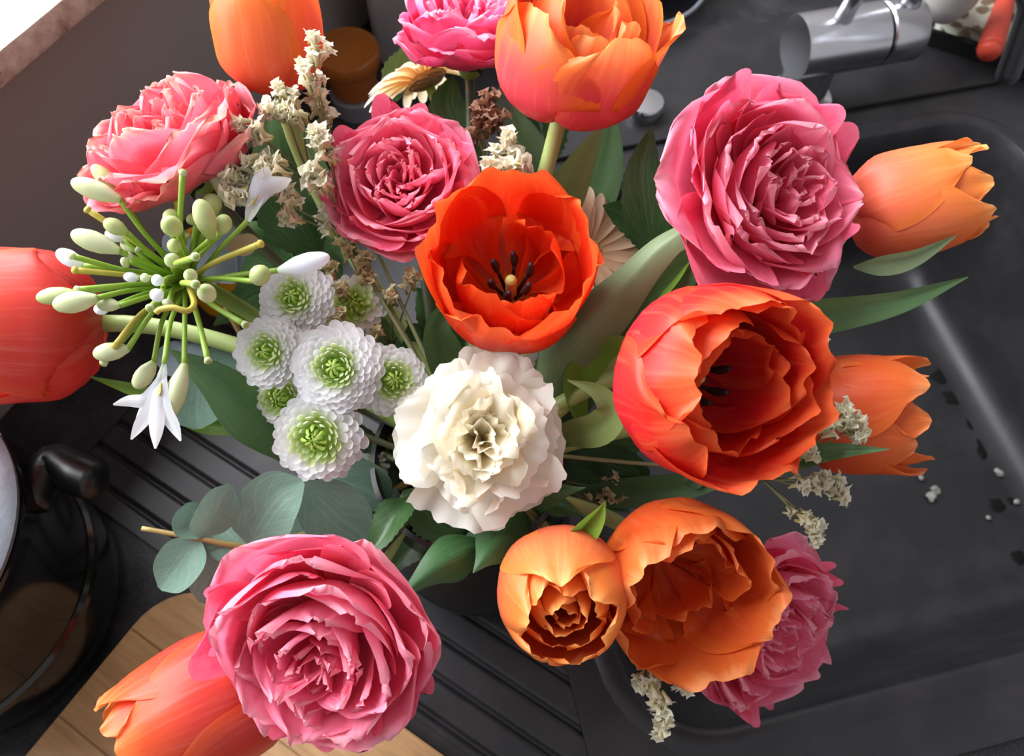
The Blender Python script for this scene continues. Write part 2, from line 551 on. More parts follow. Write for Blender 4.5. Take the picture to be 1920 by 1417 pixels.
M['tleaf'] = leaf_mat('tulip_leaf', rgb(92, 126, 78), rgb(70, 106, 66), rgb(142, 164, 126), vs=(26, .9, 1))
M['tleaf_light'] = leaf_mat('tulip_leaf_light', rgb(128, 164, 60), rgb(100, 142, 48), rgb(164, 190, 104), vs=(26, .9, 1), transl=.35)
M['tleaf_olive'] = leaf_mat('tulip_leaf_olive', rgb(126, 140, 82), rgb(104, 124, 70), rgb(160, 170, 120), vs=(26, .9, 1))
M['tleaf_pale'] = leaf_mat('tulip_leaf_pale', rgb(132, 152, 112), rgb(108, 132, 92), rgb(164, 176, 146), vs=(26, .9, 1))
M['rleaf'] = leaf_mat('rose_leaf', rgb(60, 92, 50), rgb(48, 78, 44), rgb(104, 132, 84), rough=.35, side=True)
M['ruscus'] = leaf_mat('ruscus_leaf', rgb(66, 108, 62), rgb(52, 92, 52), rgb(128, 158, 112), rough=.36, vs=(30, .8, 1))
M['euc'] = leaf_mat('eucalyptus_leaf', rgb(118, 146, 128), rgb(100, 132, 118), rgb(150, 174, 154), rough=.6, side=True, spec=.25)
M['euc_blue'] = leaf_mat('eucalyptus_leaf_blue', rgb(136, 148, 158), rgb(116, 132, 142), rgb(160, 170, 176), rough=.6, side=True, spec=.25)
M['stem'] = plain('green_stem', rgb(112, 136, 62), .45, noise_amt=.4, nscale=60, col2=rgb(142, 156, 84))
M['stem_pale'] = plain('pale_tulip_stem', rgb(166, 184, 112), .45, noise_amt=.4, nscale=60, col2=rgb(146, 168, 92))
M['stem_ped'] = plain('agapanthus_pedicel', rgb(128, 164, 50), .42, noise_amt=.5, nscale=90, col2=rgb(152, 176, 74))
M['stem_yel'] = plain('withered_pedicel', rgb(188, 176, 70), .5, noise_amt=.5, nscale=90, col2=rgb(150, 120, 60))
M['stem_dark'] = plain('dark_stem', rgb(64, 76, 44), .5, noise_amt=.4, nscale=60, col2=rgb(84, 72, 52))
M['stem_brown'] = plain('brown_twig', rgb(150, 128, 70), .5, noise_amt=.5, nscale=60, col2=rgb(128, 84, 60))
M['stem_thin'] = plain('statice_stem', rgb(128, 134, 92), .6, noise_amt=.5, nscale=60, col2=rgb(104, 92, 66))
M['stamen'] = plain('stamen_dark', rgb(34, 14, 22), .6, noise_amt=.4, nscale=300, col2=rgb(60, 24, 34))
M['pistil'] = plain('pistil_pale', rgb(206, 196, 110), .5)
M['floret_disc'] = plain('disc_florets', rgb(150, 186, 60), .6, noise_amt=.6, nscale=400, col2=rgb(118, 158, 40))
M['gerb_disc'] = plain('gerbera_disc', rgb(196, 156, 104), .7, noise_amt=.7, nscale=500, col2=rgb(140, 100, 60), bump=.6, bscale=700)

# ================================================================== setting
def frame(o, x):
    """matrix with origin o, x axis along x, z up"""
    x = Vector((x.x, x.y, 0)).normalized()
    y = Vector((-x.y, x.x, 0))
    m = Matrix((x, y, Vector((0, 0, 1)))).transposed().to_4x4()
    m.translation = o
    return m


def structure(name, me, mat, M4=None):
    return tag(obj(name, me, mat, None, M4), kind='structure')


WALL_D = 0.4515
WF = frame(WN * WALL_D, WD)            # local x along the wall, y = into the wall, z up
structure('floor', box_mesh('floor', -2, 2.5, -2, 2, -.93, -.9), plain('floor_laminate', rgb(150, 112, 76), .5, noise_amt=.4, nscale=6, col2=rgb(120, 86, 56)))
# wall under and beside the window
bm = bmesh.new()
box_bm(bm, -1.2, 1.06, 0, .26, -.9, .21)
box_bm(bm, -1.2, -.42, 0, .26, .21, 1.6)
box_bm(bm, -1.2, 1.06, 0, .26, 1.45, 1.6)
me = bpy.data.meshes.new('wall_left'); bm.to_mesh(me); bm.free()
structure('wall_left', me, M['wall'], WF)
structure('wall_back', box_mesh('wall_back', 1.06, 1.16, -1.9, .26, -.9, 1.6), M['wall'], WF)
win = structure('window_1', box_mesh('window_1', -.42, -.37, .17, .23, .235, 1.45, .004), M['white'], WF)
sill = obj('window_sill', box_mesh('window_sill', -.5, 1.06, -.032, .25, .209, .2265, .0022, 2), M['stone'], win, WF)

# sink and worktop axes
U = Vector((.974, .225, 0)).normalized()
W_ = Vector((-U.y, U.x, 0))
SO = Vector((.1787, .0437, 0))
SF = frame(SO, U)


def rrect(x0, x1, y0, y1, r, n=8):
    pts = []
    for cx, cy, a0 in ((x1 - r, y1 - r, 0), (x0 + r, y1 - r, 90), (x0 + r, y0 + r, 180), (x1 - r, y0 + r, 270)):
        for k in range(n + 1):
            a = R(a0 + 90 * k / n)
            pts.append((cx + r * math.cos(a), cy + r * math.sin(a)))
    return pts


def plate_hole(name, outer, inner, z0, z1, bevel=0.0):
    bm = bmesh.new()
    def loop(pts, z):
        vs_ = [bm.verts.new((x, y, z)) for x, y in pts]
        es = [bm.edges.new((vs_[i], vs_[(i + 1) % len(vs_)])) for i in range(len(vs_))]
        return vs_, es
    ov, oe = loop(outer, z1); iv, ie = loop(inner, z1)
    bmesh.ops.triangle_fill(bm, use_beauty=True, use_dissolve=False, edges=oe + ie)
    for vs_ in (ov, iv):
        lo = [bm.verts.new((v.co.x, v.co.y, z0)) for v in vs_]
        for i in range(len(vs_)):
            j = (i + 1) % len(vs_)
            bm.faces.new((vs_[i], vs_[j], lo[j], lo[i]))
    bmesh.ops.recalc_face_normals(bm, faces=bm.faces)
    me = bpy.data.meshes.new(name); bm.to_mesh(me); bm.free()
    return me


BX0, BX1, BY0, BY1 = -.10, .375, 0.0, .435
hole = [(WF.inverted() @ SF @ Vector((x, y, 0)))[:2] for x, y in rrect(BX0 - .012, BX1 + .012, BY0 - .012, BY1 + .012, .07)]
wt = obj('worktop', plate_hole('worktop', [(-.8, -1.05), (1.058, -1.05), (1.058, -.001), (-.8, -.001)], hole, -.04, -.0035), M['counter'], None, WF)
tag(wt, 'dark speckled granite worktop under the bouquet, running up to the wall', 'worktop')

sink = empty('sink', SO, 'black composite kitchen sink with square basin and grooved drainboard', 'sink')
obj('deck', plate_hole('deck', rrect(-.135, .43, -.045, .60, .03), rrect(BX0, BX1, BY0, BY1, .055), -.0035, .0015), M['sink'], sink, SF)
# basin shell
loops = [(0, .0015), (.002, -.003), (.006, -.02), (.016, -.08), (.028, -.135), (.034, -.149), (.044, -.157), (.06, -.16)]
verts, faces = [], []
nper = None
for ins, z in loops:
    p = rrect(BX0 + ins, BX1 - ins, BY0 + ins, BY1 - ins, max(.055 - ins * .25, .03))
    nper = len(p)
    verts += [(x, y, z) for x, y in p]
for j in range(len(loops) - 1):
    for i in range(nper):
        k = (i + 1) % nper
        faces.append((j * nper + i, (j + 1) * nper + i, (j + 1) * nper + k, j * nper + k))
faces.append(tuple(reversed([(len(loops) - 1) * nper + i for i in range(nper)])))
faces = [tuple(reversed(f)) for f in faces]
obj('basin', mesh_from('basin', verts, faces), M['sink'], sink, SF)
# raised lip round the basin
lip = []
for ins, z in ((-.001, .0015), (-.003, .0032), (-.012, .0032), (-.016, .0015)):
    lip.append([(x, y, z) for x, y in rrect(BX0 + ins, BX1 - ins, BY0 + ins, BY1 - ins, .055 - ins)])
verts = sum(lip, []); faces = []
for j in range(3):
    for i in range(nper):
        k = (i + 1) % nper
        faces.append((j * nper + i, j * nper + k, (j + 1) * nper + k, (j + 1) * nper + i))
obj('basin_lip', mesh_from('basin_lip', verts, faces), M['sink'], sink, SF)
# groove step behind the basin
obj('ledge', box_mesh('ledge', -.134, .43, .470, .600, .0015, .0065, .002), M['sink'], sink, SF)
# drainboard: a ribbed sheet, grooves run along g
G = Vector((.848, -.53, 0)).normalized()
DF = frame(Vector((0, 0, 0)), G)       # x along the grooves, y = across them
ny = 241
ys = np.linspace(.001, .235, ny)
grooves = [.008 + .0207 * k for k in range(11)]
hz = np.zeros(ny)
for g0 in grooves:
    t = np.clip(1 - np.abs(ys - g0) / .0032, 0, 1)
    hz -= .0034 * (t * t * (3 - 2 * t))
verts, faces = [], []
GN = Vector((-G.y, G.x, 0))
xlim = [(-.1352 + SO.dot(U) - y * GN.dot(U)) / G.dot(U) for y in ys]
for i in range(12):
    verts += [(-.375 + (xm + .375) * i / 11, y, z) for y, z, xm in zip(ys, hz, xlim)]
for i in range(11):
    for j in range(ny - 1):
        a = i * ny + j
        faces.append((a, a + ny, a + ny + 1, a + 1))
obj('drainboard', mesh_from('drainboard', verts, faces), M['sink'], sink, DF)
rim = bmesh.new()
box_bm(rim, -.385, xlim[0], -.006, .0012, -.0035, .0012)
box_bm(rim, -.385, -.374, -.006, .24, -.0035, .0012)
me = bpy.data.meshes.new('drainboard_rim'); rim.to_mesh(me); rim.free()
obj('drainboard_rim', me, M['sink'], sink, DF)
# pop-up waste knob on the deck
kp = PZ(1207, 212, .0065)
kn = obj('waste_knob', lathe_mesh('waste_knob', [(.016, -.002), (.0175, .002), (.0175, .012), (.016, .0145), (.008, .0155), (.0005, .0158)], 32), M['chrome'], sink, Matrix.Translation(kp))

# mixer tap
tc_ = PZ(1603, 70, .068)
tap = empty('mixer_tap', Vector((tc_.x, tc_.y, 0)) - U * .03, 'brushed steel mixer tap with thick horizontal body behind the basin', 'tap')
TF = frame(tc_, U)
TX = TF @ Matrix.Rotation(R(90), 4, 'Y')      # local z along U
obj('tap_body', lathe_mesh('tap_body', [(.02, -.056), (.0262, -.0555), (.0268, -.053), (.0268, .018), (.0255, .0195)], 40), M['steel'], tap, TX)
obj('collar', lathe_mesh('collar', [(.0235, .0185), (.0235, .0225)], 40), M['black_plastic'], tap, TX)
obj('spout_root', lathe_mesh('spout_root', [(.0255, .0215), (.0268, .023), (.0268, .052), (.025, .0545), (.018, .055)], 40), M['steel'], tap, TX)
obj('column', lathe_mesh('column', [(.03, -.0615), (.03, -.057), (.0225, -.055), (.0215, -.005)], 32), M['steel'], tap, TF @ Matrix.Translation((-.032, 0, 0)))
lv = tube_mesh('lever', [tc_ - U * .022 + Vector((0, -.004, .022)), tc_ - U * .018 + Vector((0, 0, .06)), tc_ - U * .01 + Vector((0, .004, .12))], [.0075, .008, .0085], 16)
obj('lever', lv, M['steel'], tap)
sp = [tc_ + U * .04 + Vector((0, 0, .022)), tc_ + U * .042 + Vector((0, .03, .10)), tc_ + U * .055 + Vector((0, .02, .20)),
      tc_ + U * .11 + Vector((0, -.02, .235)), PZ(1950, -100, .22), PZ(1932, 20, .17), PZ(1889, 142, .10)]
obj('spout', tube_mesh('spout', sp, .0085, 16, 40), M['steel'], tap)

# tray with cup, cloth and brush
ta, tb = PZ(1706, 88), PZ(1884, 146)
TRF = frame(ta, tb - ta)
tl = (tb - ta).length
bm = bmesh.new()
box_bm(bm, 0, tl + .03, 0, .17, .0065, .0095)
for a in ((0, tl + .03, 0, .005), (0, tl + .03, .165, .17), (0, .005, 0, .17), (tl + .025, tl + .03, 0, .17)):
    box_bm(bm, *a, .0095, .022)
me = bpy.data.meshes.new('tray'); bm.to_mesh(me); bm.free()
tag(obj('tray', me, M['black_plastic'], None, TRF), 'black washing-up tray beside the tap, holding a cup and a cloth', 'tray')
# folded cloth: three stacked rounded layers with a wavy edge
verts, faces = [], []
nu, nv = 15, 13
for lay in range(3):
    off = len(verts)
    for j in range(nv):
        for i in range(nu):
            x = .012 + (tl - .016) * i / (nu - 1)
            y = .008 + .10 * j / (nv - 1) + .003 * math.sin(i * .9 + lay)
            e = min(i, nu - 1 - i, j, nv - 1 - j) / 2.0
            z = .012 + lay * .009 + .008 * min(1, e) ** .5 + .002 * math.sin(i * 1.3 + j * .8 + lay)
            verts.append((x, y, z))
    faces += grid_faces(nu, nv, off)
cl = obj('dish_cloth', mesh_from('dish_cloth', verts, faces), M['cloth'], None, TRF)
cl.data.materials[0] = M['cloth']
tag(cl, 'folded dish cloth with brown pattern lying on the black tray', 'cloth')
cup = PZ(1758, 38, .044)
tag(obj('cup', lathe_mesh('cup', [(.012, 0), (.016, .002), (.024, .02), (.028, .05), (.029, .075), (.027, .075), (.022, .02), (.005, .01)], 40), M['white'], None,
        Matrix.Translation((cup.x + .006, cup.y + .012, .0405))), 'off-white tapered cup standing on the patterned cloth', 'cup')
ba, bb = PZ(1856, 92, .034), PZ(1905, -60, .045)
br = empty('dish_brush', ba, 'red plastic brush handle propped on the black tray', 'brush')
obj('handle', tube_mesh('handle', [ba, ba.lerp(bb, .25), ba.lerp(bb, .6), bb], [.011, .0105, .008, .0075], 14, 12), M['red'], br)
obj('handle_end', tube_mesh('handle_end', [ba - (bb - ba).normalized() * .006, ba], [.009, .0112], 14), M['red'], br)
obj('bristle_head', tube_mesh('bristle_head', [bb, bb + (bb - ba).normalized() * .03, bb + (bb - ba).normalized() * .06], [.0075, .018, .014], 14, 8), M['red'], br)

# plate with a wire handle at the back
pp = PZ(1238, -62, .0065)
bw = empty('bowl', Vector((pp.x, pp.y, 0)), 'pale grey bowl with a thin looped rim behind the sink', 'bowl')
obj('bowl_body', lathe_mesh('bowl_body', [(.03, -.0095), (.033, -.0095), (.05, .012), (.058, .03), (.060, .03), (.052, .01), (.03, -.004), (.001, -.005)], 48), M['greyglass'], bw, Matrix.Translation(pp + Vector((0, 0, 0))))
arc = [PZ(1330, -20, .02), PZ(1300, 18, .02), PZ(1255, 42, .02), PZ(1205, 52, .02), PZ(1150, 48, .02)]
obj('rim_wire', tube_mesh('rim_wire', arc, .0022, 10, 24), M['lid'], bw)

# grey canister by the wall
cn = PZ(742, 128)
can = empty('canister', Vector((cn.x, cn.y, 0)), 'plain grey upright canister in the corner behind the roses', 'canister')
CF = frame(Vector((cn.x - .018, cn.y + .005, 0)), Vector((1, .12, 0)))
obj('canister_body', box_mesh('canister_body', 0, .125, 0, .11, -.0035, .24, .006, 3), M['tin'], can, CF)
obj('canister_lid', box_mesh('canister_lid', -.002, .127, -.002, .112, .241, .262, .004, 3), M['tin'], can, CF)

# brown pot on grey saucer
bp = PZ(672, 196)
po = empty('flower_pot', Vector((bp.x, bp.y, -.0035)), 'small glazed brown pot in a grey saucer dish by the wall', 'pot')
PM = Matrix.Translation((bp.x, bp.y, -.0035))
obj('pot_body', lathe_mesh('pot_body', [(.012, .022), (.0195, .022), (.0205, .026), (.025, .050), (.027, .051), (.0285, .053), (.0288, .064), (.0275, .066), (.024, .0655), (.012, .067), (.002, .0672)], 48), M['amber'], po, PM)
obj('saucer', lathe_mesh('saucer', [(.018, 0), (.022, .001), (.0235, .02), (.022, .022), (.019, .0215), (.002, .0205)], 48), M['greyglass'], po, PM)

# yellow cup
yc = PZ(425, 556)
yo = empty('plastic_cup', Vector((yc.x, yc.y, -.0035)), 'yellow plastic cup standing on the worktop beneath the agapanthus', 'cup')
YM = Matrix.Translation((yc.x, yc.y, -.0035))
obj('cup_body', lathe_mesh('cup_body', [(.018, 0), (.020, .001), (.027, .055), (.0285, .056), (.0285, .059), (.0255, .059), (.019, .006), (.002, .004)], 40), M['yellow'], yo, YM)

# black pot at the left
pc = Vector((-.338, .106, -.0035))
pot = empty('cooking_pot', pc, 'glossy black enamel cooking pot with grey lid and black side handle', 'pot')
PMx = Matrix.Translation(pc)
KS = .735
def pr(l): return [(r * KS, z) for r, z in l]
obj('pot_body', lathe_mesh('pot_body', pr([(.095, 0), (.104, .002), (.112, .012), (.1145, .03), (.116, .05), (.1165, .054), (.1195, .056), (.1195, .061), (.1165, .063), (.118, .09), (.118, .135), (.121, .138), (.121, .142), (.112, .143)]), 72), M['black_gloss'], pot, PMx)
ld = obj('lid', lathe_mesh('lid', pr([(.112, .142), (.1205, .143), (.121, .146), (.116, .149), (.09, .155), (.05, .16), (.001, .162)]), 72), M['lid'], pot, PMx)
obj('knob', lathe_mesh('knob', [(.008, .161), (.008, .17), (.018, .176), (.019, .184), (.012, .188), (.001, .189)], 32), M['black_plastic'], ld, PMx)
ha = PZ(95, 868, .112); hb = PZ(192, 905, .112)
hd = (hb - ha).normalized()
hs = Vector((-hd.y, hd.x, 0))
hc = ha.lerp(hb, .55)
h = obj('side_handle', tube_mesh('side_handle', [pc + Vector((.075, .03, .117)), ha, hc, hb - hd * .004, hb], [.009, .010, .0125, .0115, .006], 18, 24), M['black_plastic'], pot)

# wooden board
BFm = DF
bd = empty('wooden_board', DF @ Vector((-.1, -.1, 0)), 'light wooden board with rounded corner lying beside the drainboard', 'board')
def board_plank(y0, y1, r):
    bm = bmesh.new()
    x0, x1 = -.253, .06
    if r:
        pts = [(x1, y0), (x1, y1)] + [(x0 + r + r * math.cos(R(a)), y1 - r + r * math.sin(R(a))) for a in range(90, 181, 9)] + [(x0, y0)]
    else:
        pts = [(x1, y0), (x1, y1), (x0, y1), (x0, y0)]
    top = [bm.verts.new((x, y, .0125)) for x, y in pts]
    bot = [bm.verts.new((x, y, -.0035)) for x, y in pts]
    bm.faces.new(top); bm.faces.new(list(reversed(bot)))
    for i in range(len(pts)):
        j = (i + 1) % len(pts)
        bm.faces.new((top[j], top[i], bot[i], bot[j]))
    bmesh.ops.recalc_face_normals(bm, faces=bm.faces)
    bmesh.ops.bevel(bm, geom=[e for e in bm.edges if all(v.co.z > .012 for v in e.verts)], offset=.0007, segments=2, affect='EDGES')
    me = bpy.data.meshes.new('plank'); bm.to_mesh(me); bm.free()
    return me
yy = -.0065
for k, wdt in enumerate((.045, .06, .06, .05)):
    obj('plank', board_plank(yy - wdt, yy - (.0003 if k else 0), .042 if k == 0 else 0), M['wood'], bd, DF)
    yy -= wdt

# crumbs and drops in the basin
random.seed(5)
for (px, py, s) in ((1754, 918, .005), (1746, 932, .0055), (1727, 895, .003), (1873, 886, .0045), (1853, 972, .0025), (1640, 1190, .002), (1905, 940, .003)):
    bm = bmesh.new()
    bmesh.ops.create_icosphere(bm, subdivisions=2, radius=s * .8)
    for v in bm.verts:
        v.co += v.co.normalized() * s * .6 * noise.noise(v.co * 260 + Vector((px, py, 0)))
        v.co.z *= .6
    me = bpy.data.meshes.new('crumb'); bm.to_mesh(me); bm.free()
    p = PZ(px, py, -.158)
    tag(obj('crumb', me, M['crumb'], None, Matrix.Translation((p.x, p.y, -.1575))), 'small pale food crumb lying on the sink basin floor', 'crumb', 'crumbs on the basin floor')
def drop(px, py, rx, ry, seed, z=-.1598):
    p = PZ(px, py, z)
    n = 22
    verts = [(0, 0, .0003)]
    for ring, (rr, hh) in enumerate(((.55, .0003), (.9, .0002), (1.0, 0))):
        for k in range(n):
            a = 2 * math.pi * k / n
            q = 1 + .45 * noise.noise(Vector((math.cos(a) * 1.6, math.sin(a) * 1.6, seed * 7.3)))
            verts.append((rx * rr * q * math.cos(a), ry * rr * q * math.sin(a), hh))
    faces = [(0, 1 + k, 1 + (k + 1) % n) for k in range(n)]
    for ring in range(2):
        for k in range(n):
            a = 1 + ring * n + k; b = 1 + ring * n + (k + 1) % n
            faces.append((a, a + n, b + n, b))
    o = obj('water_patch', mesh_from('water_patch', verts, faces), M['water'], None, Matrix.Translation(p))
    tag(o, 'thin dark wet patch of water on the sink basin floor', 'water', 'wet patches on the basin floor')
for i, a in enumerate(((1768, 706, .012, .008), (1800, 745, .016, .009), (1830, 790, .008, .014), (1868, 948, .008, .006), (1850, 1112, .006, .006), (1912, 1045, .008, .006), (1700, 735, .014, .005), (1896, 938, .004, .004), (1515, 1247, .010, .006), (1840, 840, .006, .011))):
    drop(*a, i)

# ================================================================== vase
VC = Vector((-.022, .150, 0))
MOUTH = VC + Vector((0, 0, .150))
vase = empty('vase', VC, 'dark round vase holding the whole bouquet on the drainboard', 'vase')
obj('vase_body', lathe_mesh('vase_body', [(.040, .0015), (.047, .0025), (.054, .02), (.058, .05), (.056, .09), (.050, .125), (.049, .148), (.0505, .152), (.048, .153), (.0465, .148), (.047, .12), (.052, .08), (.05, .03), (.04, .012), (.001, .01)], 64), M['vase'], vase, Matrix.Translation(VC))
obj('foot_ring', lathe_mesh('foot_ring', [(.036, .0006), (.043, .0006), (.0455, .002), (.044, .004), (.036, .004)], 64), M['vase'], vase, Matrix.Translation(VC))

# ================================================================== flower kit
def frame_axis(pos, axis, ref='c', roll=0.0):
    """local z = axis; local x = towards the camera ('c') or the picture's right ('r') or up ('u')"""
    z = Vector(axis).normalized()
    rv = {'c': (CAMP - pos).normalized(), 'r': RIGHT, 'u': UP}[ref]
    x = (rv - z * rv.dot(z)).normalized()
    y = z.cross(x)
    m = Matrix((x, y, z)).transposed().to_4x4()
    m.translation = pos
    return m @ Matrix.Rotation(R(roll), 4, 'Z')


def petal_mesh(name, prof, wid, seed=0, nu=11, nv=14, rho=None, tip=.25, tip_p=2.2, serr=0.0, serr_n=9, ruf=0.0, ruf_n=3.0,
               ruf_k=3.0, crumple=0.0, crumple_s=60, crease=0.0, side=0.0, point=0.0, notch=0.0, dens=1.35):
    """petal in the plane of its own azimuth: prof [(r,z)] base->tip, wid = half widths base->tip (metres)"""
    rnd = random.Random(seed)
    ph = rnd.uniform(0, 6.28); ph2 = rnd.uniform(0, 6.28)
    C = crom(prof, 60); Wd = crom(wid, 60)[:, 0]
    seg = np.r_[0, np.cumsum(np.linalg.norm(np.diff(C, axis=0), axis=1))]
    seg /= seg[-1]
    us = np.linspace(-1, 1, nu); vs_ = 1 - (1 - np.linspace(0, 1, nv)) ** dens
    verts, uvs = [], []
    so = Vector((rnd.uniform(0, 90), rnd.uniform(0, 90), rnd.uniform(0, 90)))
    for v in vs_:
        for u in us:
            au = abs(u)
            Lu = 1 - tip * au ** tip_p + point * max(0, 1 - au * 2.2) ** 1.5 - notch * max(0, 1 - au * 4) ** 1.5
            if serr:
                Lu += (serr * (((u * serr_n + ph) % 1.0) - .5) if serr_n > 4 else 0) + serr * (math.sin(u * (1.9 if serr_n < 4 else serr_n * 2.3) + ph2) + .45 * math.sin(u * 7.3 + ph) + .2 * math.sin(u * 17 + ph2))
            t = max(0.0, v * Lu)
            r = np.interp(min(t, 1), seg, C[:, 0]); z = np.interp(min(t, 1), seg, C[:, 1])
            t2 = min(t + .02, 1.0); t1 = t2 - .04
            dr = np.interp(t2, seg, C[:, 0]) - np.interp(t1, seg, C[:, 0]); dz = np.interp(t2, seg, C[:, 1]) - np.interp(t1, seg, C[:, 1])
            l = math.hypot(dr, dz) + 1e-9
            if t > 1:
                r += dr / l * (t - 1) * .05; z += dz / l * (t - 1) * .05
            nr, nz = dz / l, -dr / l               # outward normal
            w = np.interp(v, np.linspace(0, 1, 60), Wd)
            s = u * w
            rh = rho if rho else max(r, .004)
            a = max(-2.4, min(2.4, s / rh))
            x = r - nr * rh * (1 - math.cos(a)); y = rh * math.sin(a); zz = z - nz * rh * (1 - math.cos(a))
            d = 0.0
            if ruf:
                e = v ** ruf_k
                d += ruf * e * (math.sin(u * ruf_n * math.pi + ph) * (.4 + .6 * au) + .35 * math.sin(u * ruf_n * 2.3 * math.pi + ph2))
            if crease:
                d -= crease * math.exp(-(u / .16) ** 2) * v * (1.2 - v)
            if side:
                d += side * au ** 3 * v
            x += nr * d; zz += nz * d
            p = Vector((x, y, zz))
            if crumple:
                q = p * crumple_s + so
                p += noise.noise_vector(q) * crumple * min(1, v * 2.5)
            verts.append(p); uvs.append(((u + 1) / 2, v))
    return mesh_from(name, verts, grid_faces(nu, nv), uvs)


def stem_to_vase(parent, base, axis, rad=.003, mat='stem', k=.05, jit=.026, seed=0, name='stem', lift=.06):
    rnd = random.Random(seed * 13 + 7)
    d = Vector((base.x - MOUTH.x, base.y - MOUTH.y, 0))
    d = d.normalized() if d.length > .001 else Vector((1, 0, 0))
    m = MOUTH + d * rnd.uniform(.4, 1) * jit + Vector((rnd.uniform(-.01, .01), rnd.uniform(-.01, .01), 0))
    b = VC - d * rnd.uniform(.0, .02) + Vector((0, 0, .03))
    p0, p1, p2, p3 = base, base - Vector(axis) * k, m + Vector((0, 0, 1)) * lift * .3 + d * lift * .5, m
    pts = []
    for t in np.linspace(0, 1, 16):
        pts.append(p0 * (1 - t) ** 3 + p1 * 3 * t * (1 - t) ** 2 + p2 * 3 * t * t * (1 - t) + p3 * t ** 3)
    pts += [m.lerp(b, .33), m.lerp(b, .66), b]
    return obj(name, tube_mesh(name, pts, rad, 10), M[mat], parent), b


def new_flower(name, base, label, cat, group, seed=0):
    rnd = random.Random(seed * 13 + 7)
    d = Vector((base.x - MOUTH.x, base.y - MOUTH.y, 0)); d = d.normalized() if d.length > .001 else Vector((1, 0, 0))
    rnd.uniform(0, 1); rnd.uniform(0, 1); rnd.uniform(0, 1)
    return empty(name, VC + Vector((0, 0, .03)) - d * .01, label, cat, group)


# ---------------------------------------------------------------- leaves
LW = {'tulip': [.35, .75, 1.0, .95, .75, .45, .04], 'ovate': [.08, .62, .98, 1.0, .82, .5, .03], 'round': [.12, .72, .97, 1.0, .93, .7, .12],
      'lance': [.12, .6, .95, 1.0, .8, .45, .03], 'strap': [.6, .9, 1.0, 1.0, .98, .9, .75], 'rolled': [.85, 1.0, 1.05, .95, .66, .5, .40], 'bud': [.3, .8, 1.0, .92, .62, .26, .02]}


def leaf(parent, pts, w, mat, kind='tulip', fold=.25, roll=0.0, name='leaf', n=22, nu=9, serr=0.0, wave=0.0, seed=0, label=None, curl=0.0, petiole=0.0):
    """pts [(px,py,depth)] base -> tip; w = half width in metres; face towards the camera turned by roll degrees"""
    P = [Vector(p) for p in crom([PX(*p) for p in pts], n)]
    ws = crom(LW[kind], n)[:, 0] * w
    rnd = random.Random(seed + 3); ph = rnd.uniform(0, 6)
    verts, uvs = [], []
    rolls = roll if hasattr(roll, '__len__') else [roll, roll]
    for i in range(n):
        t = (P[min(i + 1, n - 1)] - P[max(i - 1, 0)]).normalized()
        view = (CAMP - P[i]).normalized()
        s = t.cross(view)
        s = s.normalized() if s.length > .05 else t.orthogonal().normalized()
        q = Matrix.Rotation(R(np.interp(i / (n - 1), np.linspace(0, 1, len(rolls)), rolls)), 3, t)
        s = q @ s; nn = s.cross(t)
        for k in range(nu):
            u = -1 + 2 * k / (nu - 1)
            ww = ws[i]
            if serr and abs(u) == 1: ww *= 1 + serr * (1 if i % 2 else -1)
            a = u * ww
            f = fold * abs(a) + curl * a * a / max(w, 1e-4)
            wv = wave * u * math.sin(i * .55 + ph) * w
            c = 1 / math.sqrt(1 + fold * fold)
            verts.append(P[i] + s * a * c + nn * (f + wv))
            uvs.append(((u + 1) / 2, i / (n - 1)))
    o = obj(name, mesh_from(name, verts, grid_faces(nu, n), uvs), M[mat], parent)
    if label: o['label'] = label
    return o


# ---------------------------------------------------------------- tulip
def tulip_petal(Rm, L, op, wf=1.0, seed=0, scale=1.0, lip=0.0, ruf=.0012, rho=None, crumple=.0015, tip=.28, serr=.0, ruf_n=1.35, crease=.0012, bulge=.45):
    r = Rm * scale
    Lz = L * (1 - .05 * (1 - scale))
    prof = [(.10 * r, 0), (.62 * r, .05 * Lz), (.93 * r, .22 * Lz), (r, bulge * Lz), (r * (.93 + .18 * op), .75 * Lz), (r * (.70 + .5 * op + lip), Lz)]
    w = Rm * 1.06 * wf
    wid = [q * w for q in ((.10, .42, .70, .88, .97, 1.0, 1.0, .97, .90, .78, .58, .24) if not serr else (.10, .42, .70, .88, .97, 1.01, 1.03, 1.03, 1.0, .92, .76, .48))]
    return petal_mesh('petal', prof, wid, seed, 17, 18, rho=rho, tip=tip * .3, tip_p=2.0, ruf=ruf, ruf_n=ruf_n, ruf_k=4, crumple=crumple, crumple_s=45,
                      crease=crease, serr=serr * 2.0, serr_n=3)


